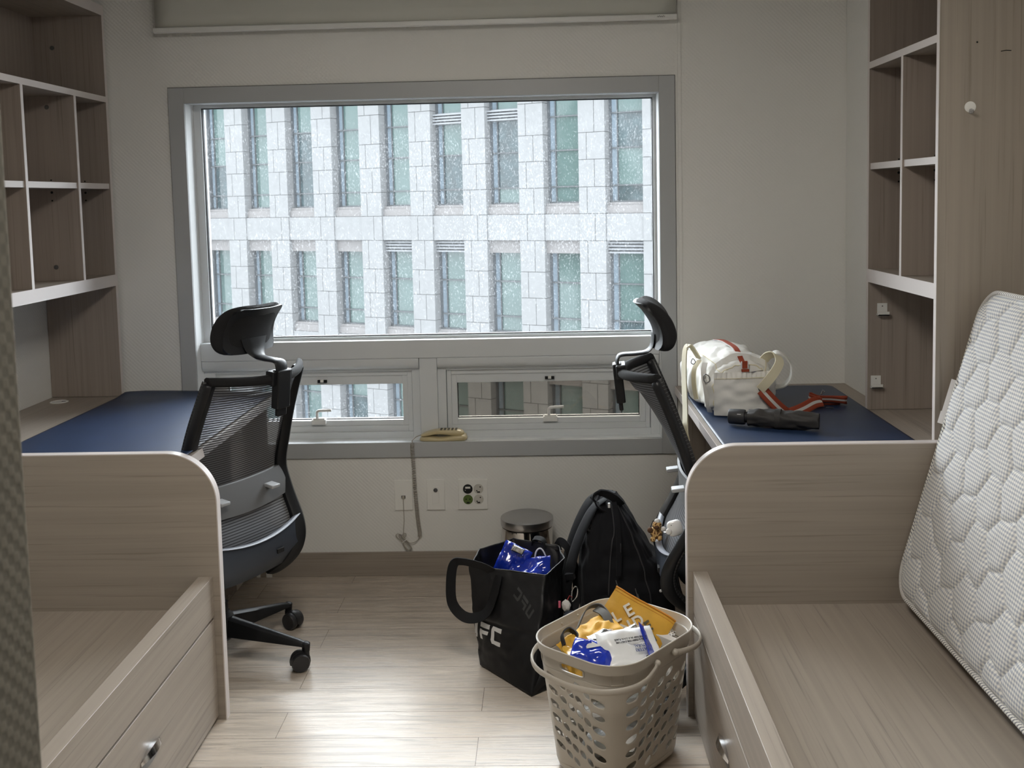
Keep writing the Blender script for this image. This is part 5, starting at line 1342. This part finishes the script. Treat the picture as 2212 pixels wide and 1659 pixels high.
MB().tube(smooth_path([(.152, 3.575, .345), (.140, 3.570, .330), (.150, 3.57, .322), (.158, 3.574, .335)], 5), .004, 8).build('strap_buckle', M['black_plastic'], bk_, world=True)
MB().box((.214, 3.59, .400), (.222, 3.60, .416)).build('inner_label', M['label_white'], bk_, world=True)

# giraffe plush, earbud case and charms
PRE = None
gp = thing('giraffe_charm', 'small giraffe plush charm hanging on the backpack', 'plush toy', (.341, 3.17, .45))
def blob(name, c_, r, mt, par, jit=.1): return MB().sphere(c_, r, 18, 12, jit).build(name, M[mt], par, world=True, angle=180)
GX, GY, GZ = .341, 3.170, .449
blob('body', (GX, GY, GZ), (.019, .015, .021), 'giraffe_plush', gp); blob('head', (GX + .002, GY - .006, GZ + .026), (.015, .013, .013), 'giraffe_plush', gp)
blob('muzzle', (GX + .0, GY - .017, GZ + .022), (.008, .006, .007), 'plush_spot', gp)
for (dx, dz, mt) in ((-.020, .010, 'plush_spot'), (.022, .012, 'plush_white'), (-.011, -.020, 'giraffe_plush'), (.010, -.016, 'giraffe_plush'), (.003, .038, 'plush_white')): blob('limb', (GX + dx, GY - .006, GZ + dz), (.009, .008, .009), mt, gp)
MB().tube([(GX + .008, GY - .004, GZ - .018), (GX + .010, GY - .006, GZ - .036)], .0035, 6).build('tail', M['plush_spot'], gp, world=True)
ec = thing('earbud_case', 'glossy white earbud case hanging beside the giraffe charm', 'earbud case', (.376, 2.99, .523))
EX, EY, EZ = .377, 2.990, .523
rings = []
for k in range(13):
    w = -1 + 2 * k / 12; sc_ = (1 - abs(w) ** 4) ** .35 if abs(w) < 1 else .3; rings.append([(EX + .023 * sc_ * math.copysign(abs(cos(q)) ** .6, cos(q)), EY + .011 * w, EZ + .024 * sc_ * math.copysign(abs(sin(q)) ** .6, sin(q))) for q in [2 * pi * i / 32 for i in range(32)]])
cs_ = MB().loft(rings).xform(Matrix.Translation((EX, EY, EZ)) @ Matrix.Rotation(radians(-14), 4, 'Y') @ Matrix.Translation((-EX, -EY, -EZ))).build('case_body', M['earbud_case'], ec, world=True, angle=60)
blob('case_ear', (EX - .019, EY - .009, EZ - .008), (.010, .004, .010), 'earbud_case', ec, 0); blob('eye', (EX - .012, EY - .0112, EZ + .012), (.0013, .001, .0015), 'black_plastic', ec, 0)
MB().tube(smooth_path([(EX - .027, EY - .006, EZ - .011), (EX - .034, EY + .02, EZ - .020), (GX + .022, GY - .06, GZ + .01), (GX + .016, GY - .004, GZ + .004)], 6), .0016, 6).build('ring_link', M['chrome'], ec, world=True)
MB().tube(smooth_path([(GX, GY, GZ + .03), (GX - .005, GY + .03, GZ + .03), (GX - .01, GY + .08, GZ - .01)], 5), .0014, 6).build('hanging_cord', M['black_plastic'], gp, world=True)
PRE = Matrix.Translation((0, 0, 1.52)) @ Matrix.Scale(.92, 4) @ Matrix.Translation((0, 0, -1.52))
rc = thing('round_keychain', 'red and blue round character keychain low on the backpack', 'keychain', (.40, 3.47, .12))
KX, KY, KZ = .408, 3.468, .142
MB().lathe([(.0005, -.002), (.018, -.002), (.020, 0), (.018, .002), (.0005, .002)], (KX + .004, KY, KZ + .008), 24, 'Y').build('red_disc', M['charm_red'], rc, world=True)
MB().lathe([(.0005, -.003), (.011, -.003), (.012, 0), (.0005, .0)], (KX - .006, KY - .002, KZ), 20, 'Y').build('blue_disc', M['charm_blue'], rc, world=True)
blob('charm_foot', (KX + .002, KY, KZ - .018), (.008, .004, .010), 'charm_red', rc); blob('charm_bead', (KX - .022, KY - .002, KZ - .002), (.005, .004, .005), 'label_white', rc, 0)
MB().tube([(KX - .006, KY, KZ + .070), (KX - .003, KY, KZ + .050), (KX - .001, KY, KZ + .030), (KX, KY, KZ + .018)], .0018, 6).build('chain', M['chrome'], rc, world=True)
MB().tube([(KX - .02, KY, KZ + .060), (KX - .006, KY - .002, KZ + .060)], .0022, 6).build('clasp', M['chrome'], rc, world=True)
cb = thing('carabiner', 'silver carabiner clipped on the left side of the backpack', 'carabiner', (.085, 3.50, .13))
MB().tube(smooth_path([(.075, 3.49, .10), (.078, 3.488, .135), (.088, 3.488, .150), (.097, 3.49, .142), (.094, 3.492, .115), (.082, 3.492, .098)], 8, True), .0026, 8, loop=True).build('ring', M['chrome'], cb, world=True)
pc = thing('white_pompom', 'fluffy white pompom charm between the shopping bag and the backpack', 'pompom', (.055, 3.47, .09))
MB().sphere((.055, 3.455, .095), (.016, .014, .020), 24, 18, .25).build('pompom_body', M['plush_white'], pc, world=True, angle=180)
MB().tube([(.058, 3.455, .112), (.068, 3.47, .125), (.078, 3.485, .112)], .0015, 6).build('cord', M['charm_red'], pc, world=True)
pk = MB().box((.028, 3.452, .088), (.036, 3.456, .112)); pk = pk.build('pink_tag', M['pink_print'], pc, world=True)
sc2 = thing('small_pouch', 'small dark padded pouch hanging at the foot of the backpack', 'pouch', (.07, 3.45, .04))
MB().sphere((.070, 3.440, .048), (.030, .026, .034), 24, 16, .1).build('pouch_body', M['chair_grey_blue'], sc2, world=True, angle=180)

PRE = None
# ---------------------------------------------------------------- duffel bag
db = thing('duffel_bag', 'white canvas duffel bag with rust red straps on the right desk', 'bag', (.66, 3.60, ZD))
zb = ZD + .0065
def rot2(x, y, a): return x * cos(a) - y * sin(a), x * sin(a) + y * cos(a)
DA = radians(97)      # bag length direction
dax = Vector((cos(DA), sin(DA), 0)); dsx = Vector((sin(DA), -cos(DA), 0))
D0 = Vector((.670, 3.440, zb))
def duf(s_, a):
    """s_ 0..1 along from the near end, a angle of the section (0 right, pi/2 up)"""
    Lg = .40; end = min(s_, 1 - s_)
    hw = .116 + .012 * sin(pi * s_); hh = .197 + .018 * sin(pi * s_) - (.018 if s_ < .1 else 0)
    sc_ = 1.0 if end > .06 else .90 + .10 * sqrt(max(0, 1 - (1 - end / .06) ** 2))
    c_, s2 = cos(a), sin(a)
    ex = .55 if s2 < 0 else .80
    x = math.copysign(abs(c_) ** ex, c_) * hw * sc_ * (1.0 if s2 < 0 else 1 - .22 * s2)
    z = hh / 2 * (1 + math.copysign(abs(s2) ** (.45 if s2 < 0 else .8), s2) * sc_)
    cr = .009 * noise.noise(Vector((c_ * 2 + s_ * 2, s2 * 2.4, s_ * 5))) + .005 * noise.noise(Vector((c_ * 6, s2 * 6, s_ * 13)))
    k = 0 if z < .01 else 1
    p = D0 + dax * (Lg * s_) + dsx * (x + cr * c_ * 1.4 * k) + Vector((0, 0, max(0, z + cr * s2 * 1.2 * k)))
    return p
mb = MB(); mb.grid(lambda u, v: duf(v, 2 * pi * u), 88, 60, cu=True)
for s_ in (0, 1):
    rings = []
    for k in range(7):
        f = 1 - k / 6.5; cen = D0 + dax * (.40 * s_) + Vector((0, 0, .098)); bulge = .012 * (1 - f * f) * (-1 if s_ == 0 else 1)
        rings.append([cen + (duf(s_, 2 * pi * i / 88) - cen) * f + dax * bulge + Vector((0, 0, 0)) for i in range(88)])
    mb.loft(rings, cap=True)
mb.build('canvas_body', M['canvas_white'], db, world=True, angle=80)
# end pocket with gathered elastic
def endp(u, v, o_=.0):
    x = (-.106 + .212 * u); z = .004 + .145 * v
    puck = .0035 * sin(u * 78) * max(0, 1 - abs(v - .93) / .10) + .006 * noise.noise(Vector((u * 5, v * 6, 2)))
    return D0 + dsx * x + Vector((0, 0, z)) - dax * (.012 + .022 * sin(pi * u) ** .5 * (1 - .5 * v) * (0.25 + .75 * min(1, (1 - v) * 5)) + puck + o_)
mb = MB(); mb.grid(lambda u, v: endp(u, v), 70, 36); pkt = mb.build('end_pocket', M['canvas_white'], db, world=True, angle=80)
MB().ribbon([endp(k / 60, .86, .002) for k in range(61)], .0022, (0, 0, 1), .0008).build('elastic_stitching', M['canvas_cream'], pkt, world=True)
# seams
for a in (radians(38), radians(142)):
    MB().tube([duf(k / 40, a) + Vector((0, 0, .0005)) for k in range(41)], .0016, 6).build('piped_seam', M['canvas_cream'], db, world=True)
MB().tube([duf(.0, 2 * pi * i / 80) - dax * .0 for i in range(80)], .0022, 6, loop=True).build('end_piping', M['canvas_cream'], db, world=True)
# rust zip strip over the top and down the near end
zp = [duf(s_, radians(90)) + Vector((0, 0, .002)) for s_ in (.80, .6, .4, .2, .06)] + [duf(0, radians(90)) + Vector((0, 0, .001)) - dax * .004] + [D0 + Vector((0, 0, z)) - dax * .0145 for z in (.184, .172, .160)]
MB().ribbon(smooth_path(zp, 6), .026, dsx, .0010).build('zip_binding', M['label_white'], db, world=True)
MB().ribbon([p + Vector((0, 0, .0012)) - dax * .0012 for p in smooth_path(zp, 6)], .018, dsx, .0012).build('red_zip_strip', M['red_web'], db, world=True)
MB().box(D0 + dsx * -.012 + Vector((0, 0, .150)) - dax * .022, D0 + dsx * .014 + Vector((0, 0, .158)) - dax * .014).build('strap_end_tab', M['red_web'], db, world=True, bevel=.001)
MB().tube(smooth_path([duf(0, radians(40)) + Vector((0, 0, .005)), D0 + dsx * .02 + Vector((0, 0, .148)) - dax * .022], 4), .002, 6).build('wire_ring', M['chrome'], db, world=True)
# carry handles
def hn(name, pts, w=.030, upv=(.6, -.5, .5), mat='canvas_cream'): return MB().ribbon(smooth_path(pts, 8), w, upv, .0022).build(name, M[mat], db, world=True, angle=70)
hn('carry_handle', [(.718, 3.400, .858), (.742, 3.40, .885), (.772, 3.42, .915), (.792, 3.44, .945), (.784, 3.46, .966), (.764, 3.48, .962), (.750, 3.50, .940)], .032, (.75, .1, -.45))
hn('carry_handle', [(.765, 3.52, .945), (.795, 3.50, .968), (.828, 3.50, .952), (.846, 3.50, .915), (.843, 3.50, .880), (.822, 3.50, .855), (.795, 3.51, .845)], .034, (.1, .95, .2), 'canvas_white')
hn('carry_handle', [(.545, 3.60, .935), (.512, 3.56, .985), (.500, 3.55, .990), (.488, 3.55, .97), (.478, 3.50, .89), (.470, 3.42, .80), (.462, 3.36, .735), (.468, 3.36, .70)], .026, (.35, -.8, .1))
hn('side_strap', [(.550, 3.50, .935), (.540, 3.47, .910), (.545, 3.455, .86), (.553, 3.45, .80), (.560, 3.46, .772)], .018, (.8, -.5, 0), 'canvas_white')
hn('side_strap', [(.540, 3.56, .935), (.516, 3.52, .910), (.512, 3.50, .86), (.520, 3.50, .81)], .016, (.8, -.5, 0), 'canvas_cream')
MB().tube(smooth_path([(.545, 3.448, .905), (.555, 3.440, .898), (.556, 3.440, .884), (.546, 3.442, .878), (.538, 3.446, .884), (.538, 3.448, .900)], 6, True), .0018, 6, loop=True).build('d_ring', M['grey_metal'], db, world=True)
MB().tube(smooth_path([(.512, 3.52, .948), (.506, 3.515, .942), (.505, 3.512, .934), (.513, 3.512, .930), (.519, 3.515, .938)], 6, True), .0016, 6, loop=True).build('d_ring', M['grey_metal'], db, world=True)
MB().tube(smooth_path([(.716, 3.413, .868), (.728, 3.408, .874), (.738, 3.408, .866), (.732, 3.408, .852), (.718, 3.410, .855)], 6, True), .0020, 6, loop=True).build('strap_clip', M['grey_metal'], db, world=True)
def strap_mat():
    m, nt, p = new_mat('striped_web'); uv = N(nt, 'ShaderNodeUVMap'); sp = N(nt, 'ShaderNodeSeparateXYZ'); L(nt, uv.outputs[0], sp.inputs[0])
    a = N(nt, 'ShaderNodeMath', op='SUBTRACT'); a.inputs[1].default_value = .5; L(nt, sp.outputs[0], a.inputs[0]); b = N(nt, 'ShaderNodeMath', op='ABSOLUTE'); L(nt, a.outputs[0], b.inputs[0])
    g = N(nt, 'ShaderNodeMath', op='LESS_THAN'); g.inputs[1].default_value = .13; L(nt, b.outputs[0], g.inputs[0])
    mx = N(nt, 'ShaderNodeMix', data_type='RGBA'); mx.inputs[6].default_value = (.30, .050, .02, 1); mx.inputs[7].default_value = (.62, .61, .58, 1); L(nt, g.outputs[0], mx.inputs[0]); L(nt, mx.outputs[2], p.inputs['Base Color']); p.inputs['Roughness'].default_value = .75
strap_mat()
def striped_ribbon(name, pts, w, upf, par):
    P = smooth_path(pts, 8); n = len(P); mb = MB()
    def fn(u, v):
        f = v * (n - 1); i = min(int(f), n - 2); p = P[i].lerp(P[i + 1], f - i); t_ = (P[i + 1] - P[i]).normalized()
        U = Vector(upf(v) if callable(upf) else upf); U = (U - t_ * U.dot(t_)).normalized(); return p + U * ((u - .5) * w)
    mb.grid(fn, 6, (n - 1)); return mb.build(name, M['striped_web'], par, world=True, angle=70, solid=.0022, recalc=False)
zs_ = zb
striped_ribbon('shoulder_strap', [(.724, 3.405, .858), (.752, 3.400, .826), (.785, 3.405, .792), (.812, 3.415, zs_ + .006), (.838, 3.425, zs_ + .008), (.880, 3.46, zs_ + .014), (.925, 3.50, zs_ + .024), (.955, 3.515, zs_ + .026)], .040, lambda v: (.75, .25, .55) if v < .45 else (-.35, .55, .85), db)
striped_ribbon('shoulder_strap', [(.955, 3.515, zs_ + .026), (.920, 3.535, zs_ + .034), (.926, 3.560, zs_ + .036), (.955, 3.560, zs_ + .026), (1.000, 3.555, zs_ + .024), (1.045, 3.550, zs_ + .020), (1.052, 3.575, zs_ + .018), (1.01, 3.60, zs_ + .016), (.965, 3.60, zs_ + .016), (.955, 3.575, zs_ + .014), (1.0, 3.565, zs_ + .012), (1.035, 3.57, zs_ + .012)], .028, (0, -.45, .9), db)
MB().tube([(.966, 3.565, zs_ + .040), (.972, 3.562, zs_ + .055), (.976, 3.56, zs_ + .048)], .003, 6).build('strap_hook', M['chrome'], db, world=True)
MB().tube([(.965, 3.50, zs_ + .006), (.990, 3.50, zs_ + .004)], .003, 6).build('strap_hook', M['chrome'], db, world=True)

# ---------------------------------------------------------------- folded umbrella
um = thing('umbrella', 'folded black compact umbrella lying on the navy mat in front of the duffel bag', 'umbrella', (.74, 3.24, ZD))
ua = Vector((.592, 3.290, ZD + .0345)); ub = Vector((.862, 3.185, ZD + .036)); ud = (ub - ua).normalized(); uu = Vector((0, 0, 1)); uw = ud.cross(uu)
def ring_at(d, r, jit=0, k=36, seed=0):
    c_ = ua + ud * d; return [c_ + uu * (cos(q) * r * (1 + jit * noise.noise(Vector((cos(q) * 2.4 + seed, sin(q) * 2.4, d * 26))))) + uw * (sin(q) * r * (1 + jit * noise.noise(Vector((cos(q) * 2.4 + seed, sin(q) * 2.4, d * 26))))) for q in [2 * pi * i / k for i in range(k)]]
MB().loft([ring_at(0, .014), ring_at(.002, .0225), ring_at(.006, .0245), ring_at(.050, .0250), ring_at(.054, .0235)]).build('handle', M['umbrella_plastic'], um, world=True, angle=50)
MB().loft([ring_at(.054, .017), ring_at(.066, .018)]).build('rib_cage', M['black_rubber'], um, world=True)
rings = [ring_at(.064 + (.285 - .064) * i / 44, .0225 + .0065 * sin(pi * min(1, i / 44 * .85 + .12)), .28) for i in range(45)]
MB().loft(rings).build('folded_canopy', M['umbrella_fabric'], um, world=True, angle=80)
MB().loft([ring_at(.150, .0325, .1), ring_at(.168, .0325, .1)], cap=False).build('closing_strap', M['umbrella_fabric'], um, world=True)
p = ua + ud * .030 - uw * -.0 + (Vector((0, -1, .55)).normalized()) * .0253
MB().tube([p - ud * .006, p + ud * .006], .0013, 6).build('button_mark', M['label_white'], um, world=True)
